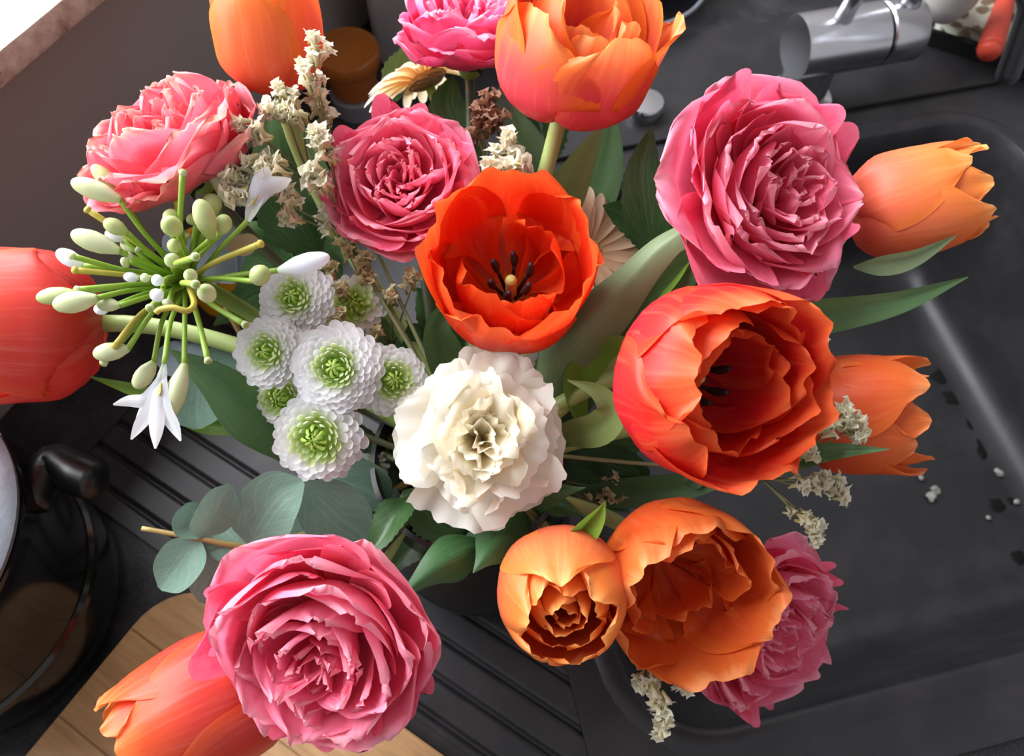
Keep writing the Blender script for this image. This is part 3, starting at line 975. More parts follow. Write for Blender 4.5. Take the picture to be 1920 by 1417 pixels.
def tulip(px, py, d, axis, Rm, L, op, mat, label, seed, ref='c', roll=0, inner=True, extra=(), petals=None, stamens=False, cen=.5, stem_k=.06, stem_mat='stem_pale',
          srad=.0042, jitter=1.0, inner_mat=None, **kw):
    a = camv(axis)
    c = PX(px, py, d)
    base = c - a * L * cen
    fm = frame_axis(base, a, ref, roll)
    t = new_flower('tulip', base, label, 'tulip', 'tulips in the bouquet', seed)
    rnd = random.Random(seed)
    if petals is None:
        petals = [(0, 1.04, op, 1.0), (120, 1.03, op, 1.0), (240, 1.04, op, 1.0)]
        if inner:
            petals += [(60, .93, op - .05, 1.0), (180, .93, op - .05, 1.0), (300, .93, op - .05, 1.0)]
        petals += list(extra)
    for i, p in enumerate(petals):
        phi, sc, o_, wf = p[:4]
        lk = p[4] if len(p) > 4 else 1.0
        tilt = p[5] if len(p) > 5 else 0.0
        me = tulip_petal(Rm, L * lk * (1 + jitter * rnd.uniform(-.03, .03)), o_ + jitter * rnd.uniform(-.06, .06), wf, seed * 31 + i, sc, **kw)
        mt = M[inner_mat] if inner_mat and sc < .85 else M[mat]
        mm = fm @ Matrix.Rotation(R(phi + jitter * rnd.uniform(-5, 5)), 4, 'Z') @ Matrix.Rotation(R(tilt), 4, 'Y')
        obj('petal', me, mt, t, mm)
    if stamens:
        for k in range(6):
            an = k * 60 + 20
            m2 = fm @ Matrix.Rotation(R(an), 4, 'Z')
            q = [m2 @ Vector((.003, 0, .003)), m2 @ Vector((.007, 0, L * .28)), m2 @ Vector((.0085, 0, L * .36))]
            fl = obj('stamen', tube_mesh('stamen', q, [.0011, .0009, .0009], 6), M['stamen'], t)
            an_ = [m2 @ Vector((.0085, 0, L * .33)), m2 @ Vector((.0095, 0, L * .42)), m2 @ Vector((.0100, .001, L * .52))]
            obj('anther', tube_mesh('anther', an_, [.0012, .0021, .0010], 8, 8), M['stamen'], fl)
        obj('pistil', tube_mesh('pistil', [fm @ Vector((0, 0, .002)), fm @ Vector((0, 0, L * .3)), fm @ Vector((0, 0, L * .36)), fm @ Vector((0, 0, L * .4))], [.0028, .0026, .0030, .0018], 10, 12), M['pistil'], t)
    stem_to_vase(t, base + a * .002, a, srad, stem_mat, stem_k, seed=seed)
    return t


# ---------------------------------------------------------------- rose
def rose(px, py, d, axis, Rr, label, seed, mat, ref='r', roll=0, Hh=.72, rings=None, squash=1.0, cen=.38, heart=(0, 0), guard_open=0.0, stem_k=.06, twist=0):
    a = camv(axis)
    c = PX(px, py, d)
    H = Rr * Hh
    base = c - a * H * cen
    fm = frame_axis(base, a, ref, roll)
    t = new_flower('rose', base, label, 'rose', 'garden roses in the bouquet', seed)
    rnd = random.Random(seed)
    # n, tip radius, tip height, recurve, width factor, ruffle, crumple
    rings = rings or [(5, .94, .40, .13, 1.15, .045, .09), (5, .87, .62, .12, 1.15, .05, .09), (5, .76, .82, .10, 1.1, .05, .08), (5, .62, .92, .06, 1.05, .05, .08),
                      (6, .47, .90, .03, 1.1, .045, .08), (6, .38, .86, .02, 1.1, .045, .08), (6, .29, .81, .02, 1.1, .04, .07), (6, .20, .75, .02, 1.1, .035, .06), (4, .11, .70, .01, 1.1, .025, .05)]
    for k, (n, rt, zt, rec, wf, ruf, cru) in enumerate(rings):
        ph0 = rnd.uniform(0, 360)
        ofs = Matrix.Translation((heart[0] * Rr * (1 - rt), heart[1] * Rr * (1 - rt), 0))
        for i in range(n):
            r = Rr * rt * (1 + rnd.uniform(-.07, .07)); z = H * zt * (1 + rnd.uniform(-.08, .08))
            rc = rec + rnd.uniform(-.04, .06)
            if k == 0: rc += guard_open; z *= (1 - guard_open)
            prof = [(.05 * Rr, .02 * H), (.55 * r, .10 * z), (.88 * r, .38 * z), (.97 * r, .72 * z), (r * (1 + rc * .3), .95 * z), (r * (1 + rc), z * (1.0 - max(0, rc) * .7))]
            if rt < .45:
                prof = [(.03 * Rr, .05 * H), (.5 * r, .25 * z), (.85 * r, .55 * z), (.98 * r, .8 * z), (r, .95 * z), (r * (1 + rc), z)]
            w = max(math.pi * r / n * 1.42 * wf, Rr * .10) * rnd.uniform(.9, 1.15)
            wid = [q * w for q in (.14, .45, .72, .90, 1.0, 1.05, 1.06, 1.03, .96, .83, .60, .2)]
            me = petal_mesh('petal', prof, wid, seed * 997 + k * 31 + i, 17, 18 if k < 4 else 15, rho=max(r * rnd.uniform(.85, 1.5), .006), tip=.06, tip_p=2.0,
                            ruf=Rr * ruf * rnd.uniform(.6, 1.3), ruf_n=rnd.uniform(1.2, 2.4), ruf_k=3.2, crumple=Rr * cru * .8, crumple_s=1.5 / Rr)
            mm = fm @ ofs @ Matrix.Scale(squash, 4, (0, 1, 0)) @ Matrix.Rotation(R(ph0 + 360 * i / n + rnd.uniform(-9, 9)), 4, 'Z') @ Matrix.Rotation(R(rnd.uniform(-5, 7)), 4, 'Y')
            if 4 <= k <= 7 and rnd.random() < .5:   # folded petals of the quartered heart
                pv = Matrix.Translation((r * .9, 0, 0))
                mm = mm @ pv @ Matrix.Rotation(R(rnd.uniform(-60, 60)), 4, 'Z') @ pv.inverted()
            obj('petal', me, M[mat], t, mm)
    # green calyx under the bloom
    cal = lathe_mesh('calyx', [(.003, -.010), (.0055, -.008), (.0075, -.002), (.006, .004), (.003, .006)], 16)
    obj('calyx', cal, M['stem'], t, fm)
    for i in range(5):
        me = petal_mesh('sepal', [(.004, -.002), (.012, -.002), (.02, .002), (.026, .001)], [.003, .0035, .002, .0004], seed + i, 5, 7, rho=.02, tip=0)
        obj('sepal', me, M['rleaf'], t, fm @ Matrix.Rotation(R(72 * i), 4, 'Z'))
    stem_to_vase(t, base - a * .008, a, .003, 'stem_dark', stem_k, seed=seed)
    return t


# ---------------------------------------------------------------- carnation
def carnation(px, py, d, axis, Rc, label, seed):
    a = camv(axis); c = PX(px, py, d)
    base = c - a * Rc * .55
    fm = frame_axis(base, a, 'r', 0)
    t = new_flower('carnation', base, label, 'carnation', None, seed)
    rnd = random.Random(seed)
    rings = [(6, 1.06, .30, .40), (6, .90, .50, .37), (6, .72, .66, .33), (5, .54, .80, .29), (4, .38, .88, .26), (4, .25, .93, .21), (3, .13, .96, .15)]
    for k, (n, rt, zt, w) in enumerate(rings):
        ph0 = rnd.uniform(0, 360)
        for i in range(n):
            r = Rc * rt * rnd.uniform(.92, 1.08); z = Rc * zt * rnd.uniform(.92, 1.06)
            prof = [(.05 * Rc, 0), (.10 * Rc, .25 * z), (.22 * r + .05 * Rc, .62 * z), (.55 * r, .92 * z), (.85 * r, 1.03 * z), (r, z * .98)]
            if k >= 4:
                prof = [(.03 * Rc, 0), (.25 * r, .3 * z), (.5 * r, .6 * z), (.75 * r, .85 * z), (.95 * r, .97 * z), (1.15 * r, 1.0 * z)]
            ww = Rc * w * rnd.uniform(.95, 1.25) * 1.15
            wid = [.10 * ww, .16 * ww, .4 * ww, .8 * ww, 1.1 * ww, 1.15 * ww]
            me = petal_mesh('petal', prof, wid, seed * 71 + k * 17 + i, 21, 12, rho=max(r * rnd.uniform(1.0, 2.0), .008), tip=.14, tip_p=2.4, ruf=Rc * rnd.uniform(.04, .09), ruf_n=rnd.uniform(1.2, 2.0),
                            ruf_k=2.2, crumple=Rc * .12, crumple_s=1.6 / Rc, serr=.014, serr_n=7)
            mm = fm @ Matrix.Rotation(R(ph0 + 360 * i / n + rnd.uniform(-12, 12)), 4, 'Z') @ Matrix.Rotation(R(rnd.uniform(-6, 8)), 4, 'Y')
            if k >= 3:
                pv = Matrix.Translation((r * .9, 0, 0))
                mm = mm @ pv @ Matrix.Rotation(R(rnd.uniform(-40, 40)), 4, 'Z') @ pv.inverted()
            obj('petal', me, M['carnation' if k < 3 else 'carnation_in'], t, mm)
    obj('calyx', lathe_mesh('calyx', [(.003, -.022), (.006, -.02), (.0065, -.004), (.0075, .004), (.004, .006)], 16), M['stem'], t, fm)
    stem_to_vase(t, base - a * .018, a, .0026, 'stem', .04, seed=seed)
    return t


# ---------------------------------------------------------------- chrysanthemum
MUMP = {}
def mum_petal(kind, var):
    key = (kind, var)
    if key not in MUMP:
        # unit length petals lying along +x, cupped like a spoon
        if kind == 'mum_white':
            me = petal_mesh('petal', [(0, 0), (.3, .03), (.65, .05), (.9, .12), (1.0, .20)], [.10, .14, .18, .215, .245, .26, .265, .245, .15], var, 9, 11, rho=.6, tip=.04, tip_p=2.0, crumple=.03, crumple_s=3)
        elif kind == 'mum_pale':
            me = petal_mesh('petal', [(0, 0), (.35, .05), (.7, .16), (.92, .34), (.98, .5)], [.10, .14, .18, .22, .25, .27, .27, .25, .15], var, 9, 11, rho=.45, tip=.04, tip_p=2.0, crumple=.03, crumple_s=3)
        else:
            me = petal_mesh('petal', [(0, 0), (.45, .1), (.8, .35), (.85, .7), (.72, .95)], [.16, .22, .26, .22, .12], var, 5, 7, rho=.22, tip=.12, tip_p=2.2)
        # in these profiles 'outward' faces down, so the cup opens upwards
        me.materials.append(M[kind])
        MUMP[key] = me
    return MUMP[key]


def mum(px, py, d, axis, rad, label, seed, n=140, tint=0, roll=0, dome=.55):
    a = camv(axis); c = PX(px, py, d)
    base = c - a * rad * .35
    fm = frame_axis(base, a, 'r', roll)
    t = new_flower('chrysanthemum', base, label, 'chrysanthemum', 'button chrysanthemums', seed)
    rnd = random.Random(seed)
    for i in range(n):
        f = (i + .5) / n                     # 0 centre .. 1 rim
        rr = math.sqrt(f)
        an = i * 137.508
        el = 88 * (1 - rr) ** .75 - 6        # petal direction above the horizon
        kind = 'mum_green' if f < .09 + tint * .07 else ('mum_pale' if f < .30 + tint * .13 else 'mum_white')
        L = rad * (.22 + .40 * rr) * rnd.uniform(.92, 1.08)
        # root on a dome
        rroot = rad * .62 * rr; zroot = rad * dome * math.sqrt(max(0, 1 - (rr * .93) ** 2)) - rad * .08
        mm = fm @ Matrix.Rotation(R(an), 4, 'Z') @ Matrix.Translation((rroot * .92, 0, zroot)) @ Matrix.Rotation(-R(el * .8 + rnd.uniform(-6, 6)), 4, 'Y') @ Matrix.Diagonal((L, L * (.6 + .45 * rr), L, 1))
        obj('petal', mum_petal(kind, i % 3), None, t, mm)
    # heart of tiny florets
    bm = bmesh.new()
    bmesh.ops.create_icosphere(bm, subdivisions=3, radius=rad * .6)
    for v in bm.verts:
        v.co.z = v.co.z * .82
        v.co *= 1 + .05 * noise.noise(v.co * 1400)
    me = bpy.data.meshes.new('floret_heart'); bm.to_mesh(me); bm.free()
    me.polygons.foreach_set('use_smooth', [True] * len(me.polygons))
    tag(obj('floret_heart', me, M['floret_disc'], t, fm @ Matrix.Translation((0, 0, -rad * .1))), kind='stuff')
    obj('calyx', lathe_mesh('calyx', [(.002, -rad * .55), (rad * .3, -rad * .45), (rad * .42, -rad * .25), (rad * .3, -rad * .1)], 14), M['stem_dark'], t, fm)
    stem_to_vase(t, base - a * rad * .5, a, .0017, 'stem_dark', .04, seed=seed)
    return t


# ---------------------------------------------------------------- gerbera
def gerbera(px, py, d, axis, rad, label, seed, mat, n=34, droop=0.0):
    a = camv(axis); base = PX(px, py, d)
    fm = frame_axis(base, a, 'r', 0)
    t = new_flower('gerbera', base, label, 'gerbera', None, seed)
    rnd = random.Random(seed)
    ms = [petal_mesh('petal', [(.16 * rad, .02 * rad), (.4 * rad, .07 * rad), (.75 * rad, (.08 - droop * .5) * rad), (rad, (.03 - droop) * rad)], [.03 * rad, .08 * rad, .105 * rad, .075 * rad], seed + v, 7, 9, rho=.15 * rad, tip=.12, crumple=rad * .02, crumple_s=2 / rad) for v in range(4)]
    for row in range(2):
        for i in range(n // 2):
            an = 360 * (i + .5 * row) / (n // 2) + rnd.uniform(-4, 4)
            obj('petal', ms[(i + row) % 4], M[mat], t, fm @ Matrix.Rotation(R(an), 4, 'Z') @ Matrix.Rotation(R(-3 - row * 6 + rnd.uniform(-3, 3)), 4, 'Y') @ Matrix.Scale(1 - row * .1, 4))
    bm = bmesh.new()
    bmesh.ops.create_uvsphere(bm, u_segments=28, v_segments=16, radius=rad * .3)
    for v in bm.verts:
        v.co.z *= .35
        v.co *= 1 + .12 * noise.noise(v.co * 900)
    me = bpy.data.meshes.new('disc'); bm.to_mesh(me); bm.free()
    tag(obj('disc', me, M['gerb_disc'], t, fm), kind='stuff')
    stem_to_vase(t, base - a * .004, a, .003, 'stem', .05, seed=seed)
    return t


# ================================================================== the flowers
# ---- tulips
T4 = tulip(958, 500, .345, (0.0, .30, .95), .0345, .055, .62, 'tulip_red', 'wide open scarlet tulip with yellow heart, touching the pink rose', 4, ref='r', stamens=True, cen=.62,
           petals=[(95, 1.0, .75, 1.15, 1.05), (20, 1.02, .62, 1.1, 1.02), (-35, 1.03, .62, 1.0, 1.0), (-95, 1.04, .45, 1.05, .86), (-150, 1.02, .50, 1.0, .92), (155, 1.0, .66, 1.0, 1.0),
                   (-125, .72, .35, .85, .80), (40, .70, .25, .6, .78), (-70, .66, .3, .6, .66)], ruf=.003, serr=.02, tip=.2, crease=.002)
leaf(T4, [(880, 760, .42), (835, 690, .40), (815, 620, .39), (838, 560, .39)], .012, 'tleaf', fold=.4, roll=30)
T5 = tulip(1342, 712, .318, (.42, -.08, .90), .0385, .058, .50, 'tulip_crimson', 'largest red tulip, deep scarlet inside, over the white statice sprig', 5, ref='r', stamens=True, cen=.55,
           petals=[(98, 1.03, .12, 1.15, 1.04), (160, 1.04, .02, 1.0, .98), (212, 1.06, .28, 1.05, .90), (282, 1.04, .5, 1.1, .98), (345, 1.03, .62, 1.0, 1.04), (40, 1.0, .62, 1.0, 1.04),
                   (135, .82, .0, 1.0, .98), (185, .80, .05, .9, .92), (150, .62, .1, .9, .86), (15, .80, .35, .7, .96), (62, .84, .4, .8, 1.0), (255, .76, .35, .9, .86), (-25, .86, .45, .8, .98), (0, .62, .3, .7, .9), (50, .60, .3, .6, .86)], ruf=.0035, serr=.022, tip=.2, crease=.002)
T3 = tulip(1080, 100, .365, (.20, .72, .66), .0355, .062, .48, 'tulip_pinkorange', 'tall double orange tulip flushed pink at its base, beside the hot pink rose', 3, ref='c', cen=.5,
           petals=[(-35, 1.05, .35, 1.05, .86), (35, 1.06, .55, 1.0, .82), (95, 1.06, .8, .95, .98), (-95, 1.03, .35, 1.0, 1.05), (180, 1.0, .4, 1.0, 1.1), (135, 1.0, .5, 1.0, 1.1), (-140, 1.0, .45, 1.0, 1.08),
                   (20, .74, .4, .7, .80), (-60, .74, .2, .8, .95), (170, .7, .3, .9, 1.0), (70, .7, .4, .6, .85), (-15, .5, .2, .6, .8), (110, .5, .2, .7, .9)], ruf=.003, serr=.015, stem_k=.05)
T2 = tulip(506, 62, .385, (-.05, .86, .5), .0262, .064, .10, 'tulip_orange', 'orange tulip bud rising behind the statice, near the wall', 2, ref='c', cen=.45,
           petals=[(-25, 1.04, .12, 1.0, .86), (60, 1.0, .1, 1.0, 1.05), (-95, 1.0, .15, 1.0, 1.05), (150, .98, .15, 1.0, 1.08), (210, .96, .15, 1.0, 1.08), (20, .86, .1, .8, 1.0), (-60, .8, .1, .8, 1.0)])
T1 = tulip(32, 610, .388, (-.95, -.05, .28), .0385, .076, .40, 'tulip_salmon', 'red-orange tulip pointing away from the agapanthus, out over the black pot', 1, ref='c', cen=.52, roll=8,
           petals=[(-5, 1.03, .3, 1.15, .9), (62, 1.0, .45, 1.0, 1.02), (-62, 1.0, .45, 1.05, 1.0), (125, 1.0, .4, 1.0, 1.05), (-125, 1.0, .4, 1.0, 1.05), (180, 1.0, .4, 1.0, 1.0), (35, .85, .3, .9, 1.0), (-35, .85, .3, .9, 1.0)], srad=.0045)
T6 = tulip(1715, 378, .37, (.90, .20, .38), .0255, .062, .08, 'tulip_peach', 'peach-orange tulip bud beside the biggest pink rose, above the basin', 6, ref='c', cen=.5,
           petals=[(40, 1.02, .1, 1.0, .95), (-40, 1.04, .08, 1.05, .9), (110, 1.0, .1, 1.0, .98), (-110, 1.0, .12, 1.0, 1.0), (180, 1.0, .1, 1.0, 1.0), (0, .86, .1, .9, 1.0), (75, .86, .15, .8, 1.0), (-75, .8, .15, .8, 1.04)])
leaf(T6, [(1600, 500, .365), (1650, 492, .36), (1715, 478, .355), (1795, 440, .35)], .0065, 'tleaf_pale', 'lance', fold=.5, roll=35)
T7 = tulip(1618, 778, .38, (.93, -.02, .36), .0288, .062, .22, 'tulip_deep', 'orange tulip behind the largest red tulip, over the basin', 7, ref='c', cen=.5,
           petals=[(35, 1.02, .15, 1.1, .86), (-35, 1.03, .25, 1.05, .95), (105, 1.0, .4, 1.0, 1.0), (-105, 1.02, .5, 1.0, 1.0), (180, 1.0, .3, 1.0, 1.02), (0, .78, .2, .8, .98), (70, .85, .3, .8, 1.0), (-70, .8, .3, .8, .98)])
leaf(T7, [(1380, 890, .385), (1450, 880, .365), (1550, 852, .345), (1668, 842, .335)], .0065, 'tleaf', 'lance', fold=.5, roll=-25)
T8 = tulip(1056, 1128, .335, (.0, -.18, .98), .0275, .056, -.15, 'tulip_peach', 'small tightly packed peach tulip bud beside the cupped orange tulip', 8, ref='r', cen=.6,
           petals=[(100, 1.06, -.25, 1.1, 1.0), (175, 1.06, -.3, 1.1, .97), (230, 1.04, -.15, 1.0, .94), (290, 1.05, -.2, 1.05, .97), (350, 1.05, -.3, 1.1, 1.0), (45, 1.05, -.2, 1.1, 1.0), (140, .84, -.15, 1.0, .96),
                   (20, .82, -.2, 1.0, .96), (255, .8, -.2, .9, .9), (310, .78, -.2, .9, .92), (80, .66, -.2, .9, .9), (200, .6, -.3, .9, .86), (0, .46, -.2, 1.0, .92), (120, .46, -.25, 1.0, .94), (245, .46, -.25, 1.0, .90), (60, .28, -.2, .8, .9), (180, .28, -.2, .8, .88), (300, .28, -.2, .8, .86)], ruf=.0016)
T9 = tulip(1278, 1092, .355, (.20, -.20, .96), .0355, .054, .60, 'tulip_deep', 'wide open deep orange cupped tulip in front of a half hidden pink rose', 9, ref='r', cen=.6,
           petals=[(95, 1.03, .35, 1.05, 1.0), (150, 1.02, .45, .9, 1.05), (215, 1.05, .7, 1.0, .9), (285, 1.06, .85, 1.15, 1.0), (340, 1.03, .75, .95, 1.0), (35, 1.03, .62, 1.15, 1.02), (185, .8, .4, .9, .8), (20, .74, .5, .6, .9),
                   (110, .84, .35, .8, .95), (50, .7, .4, .6, .8), (300, .6, .4, .6, .6)], ruf=.0032, serr=.018, tip=.2)
T9b = T9
leaf(T8, [(1050, 1040, .36), (1085, 1000, .345), (1120, 960, .335), (1135, 938, .33)], .0075, 'tleaf_light', 'bud', fold=.7, roll=25)
T10 = tulip(385, 1318, .355, (-.82, -.30, .46), .0305, .078, .02, 'tulip_salmon', 'long red-orange tulip bud beneath the big pink rose, over the wooden board', 10, ref='c', cen=.5, stem_k=.05,
            petals=[(-5, 1.05, -.18, 1.2, .97), (70, 1.0, -.15, 1.05, 1.05), (-78, 1.06, -.08, 1.15, .96), (130, .96, -.2, 1.0, 1.04), (190, .96, -.2, 1.0, 1.0), (-130, .96, -.2, 1.0, 1.0), (30, .84, -.2, .9, 1.03), (-45, .84, -.2, .9, 1.0)])

# ---- roses
rose(326, 280, .365, (-.38, .60, .70), .0435, 'coral pink rose by the wall, behind the agapanthus', 21, 'rose_coral', Hh=.95, guard_open=.02)
rose(756, 346, .385, (-.03, .16, .98), .0365, 'pink rosette rose with folded heart, touching the wide open scarlet tulip', 22, 'rose_pink', Hh=.80, heart=(-.05, .12))
rose(878, 62, .430, (.0, .74, .67), .0385, 'hot pink rose behind the tall double orange tulip', 23, 'rose_hot', Hh=1.05)
rose(1432, 362, .345, (.38, .05, .92), .0460, 'biggest ruffled pink rose, hanging over the sink basin', 24, 'rose_pink', Hh=.72, guard_open=.05, heart=(.30, .05))
rose(612, 1195, .322, (-.08, -.28, .96), .0475, 'large pink rose above the wooden board, with broad outer petals', 25, 'rose_pink', Hh=.75, guard_open=.03, heart=(-.08, -.25))
rose(1432, 1172, .415, (.50, -.25, .83), .0480, 'ruffled pink rose tucked behind the cupped deep orange tulip', 26, 'rose_pink', Hh=.75, guard_open=.05)

# ---- carnation
carnation(903, 822, .345, (.02, .02, 1), .0385, 'ruffled cream-white carnation at the heart of the bouquet', 31)

# ---- chrysanthemums
mum(555, 560, .372, (-.05, .12, .98), .0165, 'white button chrysanthemum touching the long white agapanthus bud', 41)
mum(505, 660, .365, (-.15, .02, .97), .0158, 'white button chrysanthemum beside the dark tulip leaf tip', 42)
mum(632, 690, .352, (.0, .05, 1), .0188, 'fullest white button chrysanthemum in the middle of its cluster', 43, n=180)
mum(735, 712, .362, (.30, .02, .94), .0150, 'white button chrysanthemum next to the carnation', 44, tint=1, n=120)
mum(597, 820, .355, (-.02, -.08, 1), .0188, 'white button chrysanthemum with green heart above the eucalyptus', 45, tint=1, n=125)
mum(530, 745, .390, (-.15, -.1, .97), .0135, 'half hidden greenish chrysanthemum between three white ones', 46, tint=2, n=110)
mum(662, 572, .395, (.2, .2, .94), .0150, 'shaded pale green chrysanthemum behind tan statice', 47, tint=2, n=70)
mum(950, 668, .395, (.25, .2, .92), .0160, 'white chrysanthemum peeping out between scarlet tulip and carnation', 48, tint=1, n=80)
mum(700, 872, .40, (.1, -.2, .95), .0075, 'tiny blush chrysanthemum bud beside the carnation', 49, n=40)

# ---- gerberas
gerbera(1100, 475, .43, (.15, .1, .97), .038, 'pale peach gerbera half hidden behind the scarlet tulip', 51, 'gerb')
gerbera(800, 150, .475, (-.42, .88, .10), .042, 'cream gerbera seen from the side under the hot pink rose', 52, 'gerb_cream', n=30, droop=.12)

# ================================================================== agapanthus
AGC = (354, 529, .372)
agc = PX(*AGC)
ag = new_flower('agapanthus', agc, 'agapanthus umbel with pale green buds on thin radiating stalks', 'agapanthus', None, 61)


def A(cx, cy, dz=0.0):
    """point on the umbel from crop coordinates, dz = towards the camera (metres)"""
    return PX(60 + cx * .3953, 300 + cy * .3953, .350 - dz)


def bud_mesh(p, q, rad):
    """bud from stalk end p to tip q"""
    d = q - p
    pts = [p, p + d * .12, p + d * .35, p + d * .62, p + d * .86, p + d * .97, q]
    return tube_mesh('bud', pts, [rad * .32, rad * .5, rad * .88, rad, rad * .72, rad * .36, rad * .08], 14, 16)


def pedicel(end, mat='stem_ped', rad=.00115, bend=.10, seed=0):
    rnd = random.Random(seed)
    s0 = agc + Vector((rnd.uniform(-.003, .003), rnd.uniform(-.003, .003), rnd.uniform(-.003, .003)))
    d = end - s0
    mid = s0 + d * .5 - FWD * d.length * bend + RIGHT * d.length * rnd.uniform(-.06, .06)
    o = obj('pedicel', tube_mesh('pedicel', [s0, mid, end], [rad * 1.15, rad, rad, rad * 1.15], 8, 12), M[mat], ag)
    return o


BUDS = [  # stalk end, tip, depth of the end, of the tip, radius mm, material
    (415, 185, 185, 100, .012, .016, 5.0, 'agap_bud'), (430, 165, 285, 25, .0, .002, 4.4, 'agap_green'), (450, 345, 340, 288, .012, .016, 4.0, 'agap_green'),
    (410, 430, 185, 345, .014, .018, 5.2, 'agap_bud'), (440, 372, 348, 345, .0, .0, 3.4, 'agap_white'), (505, 425, 420, 395, -.004, -.004, 3.0, 'agap_bud'),
    (240, 500, 118, 432, .004, .004, 4.2, 'agap_white'), (305, 655, 100, 690, .018, .02, 5.4, 'agap_bud'), (210, 632, 22, 655, .004, .004, 4.6, 'agap_green'),
    (415, 690, 308, 680, .012, .012, 3.6, 'agap_bud'), (365, 705, 295, 708, .004, .004, 3.0, 'agap_white'), (455, 895, 290, 922, .006, .008, 4.8, 'agap_bud'),
    (578, 960, 490, 1080, -.004, -.006, 4.8, 'agap_bud'), (722, 975, 645, 1228, .006, .010, 5.2, 'agap_bud'), (1060, 575, 1100, 520, .016, .024, 5.0, 'agap_green'),
    (1178, 522, 1412, 458, .006, .008, 5.0, 'agap_white'), (890, 352, 922, 262, .012, .016, 4.2, 'agap_green'), (902, 165, 858, -42, -.004, -.004, 5.2, 'agap_bud'),
    (852, 372, 790, 185, .018, .024, 5.2, 'agap_green'), (862, 262, 848, 158, .002, .004, 5.0, 'agap_green'), (690, 340, 640, 290, .02, .034, 4.8, 'agap_green'),
    (668, 290, 655, 250, .008, .014, 4.2, 'agap_green'), (675, 425, 675, 390, .014, .022, 3.4, 'agap_green'), (690, 490, 645, 465, .02, .028, 3.6, 'agap_bud'), (765, 560, 740, 535, .026, .032, 3.2, 'agap_bud'),
    (615, 625, 570, 655, .02, .024, 3.4, 'agap_white'), (845, 655, 815, 610, .02, .032, 4.4, 'agap_bud'), (625, 572, 565, 568, .018, .02, 3.0, 'agap_white'), (505, 560, 435, 552, .01, .01, 2.6, 'agap_white'), (655, 660, 635, 700, .012, .012, 3.0, 'agap_bud'),
    (780, 300, 758, 258, .0, .004, 4.0, 'agap_green'), (560, 560, 515, 558, .014, .014, 2.4, 'agap_bud'), (460, 480, 425, 492, .0, .0, 3.0, 'agap_bud'), (500, 410, 520, 430, -.004, -.004, 3.0, 'agap_white')]
for i, (x0, y0, x1, y1, d0, d1, rm, mt) in enumerate(BUDS):
    p, q = A(x0, y0, d0), A(x1, y1, d1)
    pd = pedicel(p, seed=i)
    obj('bud', bud_mesh(p - (q - p) * .04, q, rm * .90 / 1000), M[mt], pd)
BARE = [(265, 236, .008, 'stem_yel'), (205, 522, .012, 'stem_yel'), (215, 615, .016, 'stem_ped'), (340, 962, .006, 'stem_ped'), (395, 880, .01, 'stem_yel'), (835, 950, .012, 'stem_ped'), (1010, 780, .012, 'stem_ped'),
        (1082, 398, .016, 'stem_yel'), (715, 60, .022, 'stem_ped'), (775, 460, .045, 'stem_ped'), (776, 590, .05, 'stem_ped'), (190, 455, .012, 'stem_ped'), (460, 455, .01, 'stem_ped'), (560, 700, .02, 'stem_ped'),
        (690, 205, .004, 'stem_yel'), (410, 870, .0, 'stem_ped'), (730, 350, .002, 'stem_ped')]
for i, (x, y, d, mt) in enumerate(BARE):
    e = A(x, y, d)
    pd = pedicel(e, mt, .00125, .10, 80 + i)
    dd = (e - agc).normalized()
    obj('stalk_tip', tube_mesh('stalk_tip', [e - dd * .0015, e + dd * .0006, e + dd * .0014], [.0014, .0019, .001], 8), M['agap_bud'] if mt == 'stem_ped' else M['stem_yel'], pd)
cur = [A(745, 600, .012), A(770, 680, .022), A(735, 715, .028), A(670, 700, .03), A(610, 708, .03), A(588, 725, .03)]
obj('curled_stalk', tube_mesh('curled_stalk', cur, .0013, 8, 24), M['stem_yel'], ag)


def open_floret(p, mouth, tips, w=.0036):
    """funnel of six tepals from stalk end p through mouth to each tip"""
    pd = pedicel(p, seed=int(p.x * 1e5) % 997)
    for k, (t, sl) in enumerate(tips):
        ctr = [p, p.lerp(mouth, .5), mouth.lerp(t, .25) + (mouth - p) * .05, t.lerp(mouth, .35), t]
        P = [Vector(v) for v in crom(ctr, 14)]
        ws = crom([.28, .6, .95, 1.0, .75, .12], 14)[:, 0] * w
        verts, uvs = [], []
        for i in range(14):
            tt = (P[min(i + 1, 13)] - P[max(i - 1, 0)]).normalized()
            s = tt.cross((CAMP - P[i]).normalized()).normalized()
            s = Matrix.Rotation(R(sl), 3, tt) @ s
            nn = s.cross(tt)
            for j in range(5):
                u = -1 + j / 2
                verts.append(P[i] + s * u * ws[i] - nn * abs(u) * ws[i] * .25); uvs.append(((u + 1) / 2, i / 13))
        obj('tepal', mesh_from('tepal', verts, grid_faces(5, 14), uvs), M['agap_white'], pd)
    for k in range(3):
        e = mouth.lerp(tips[k][0], .55) - FWD * -.004
        obj('stamen', tube_mesh('stamen', [p.lerp(mouth, .6), mouth, e], .0004, 6, 8), M['stem_yel'], pd)


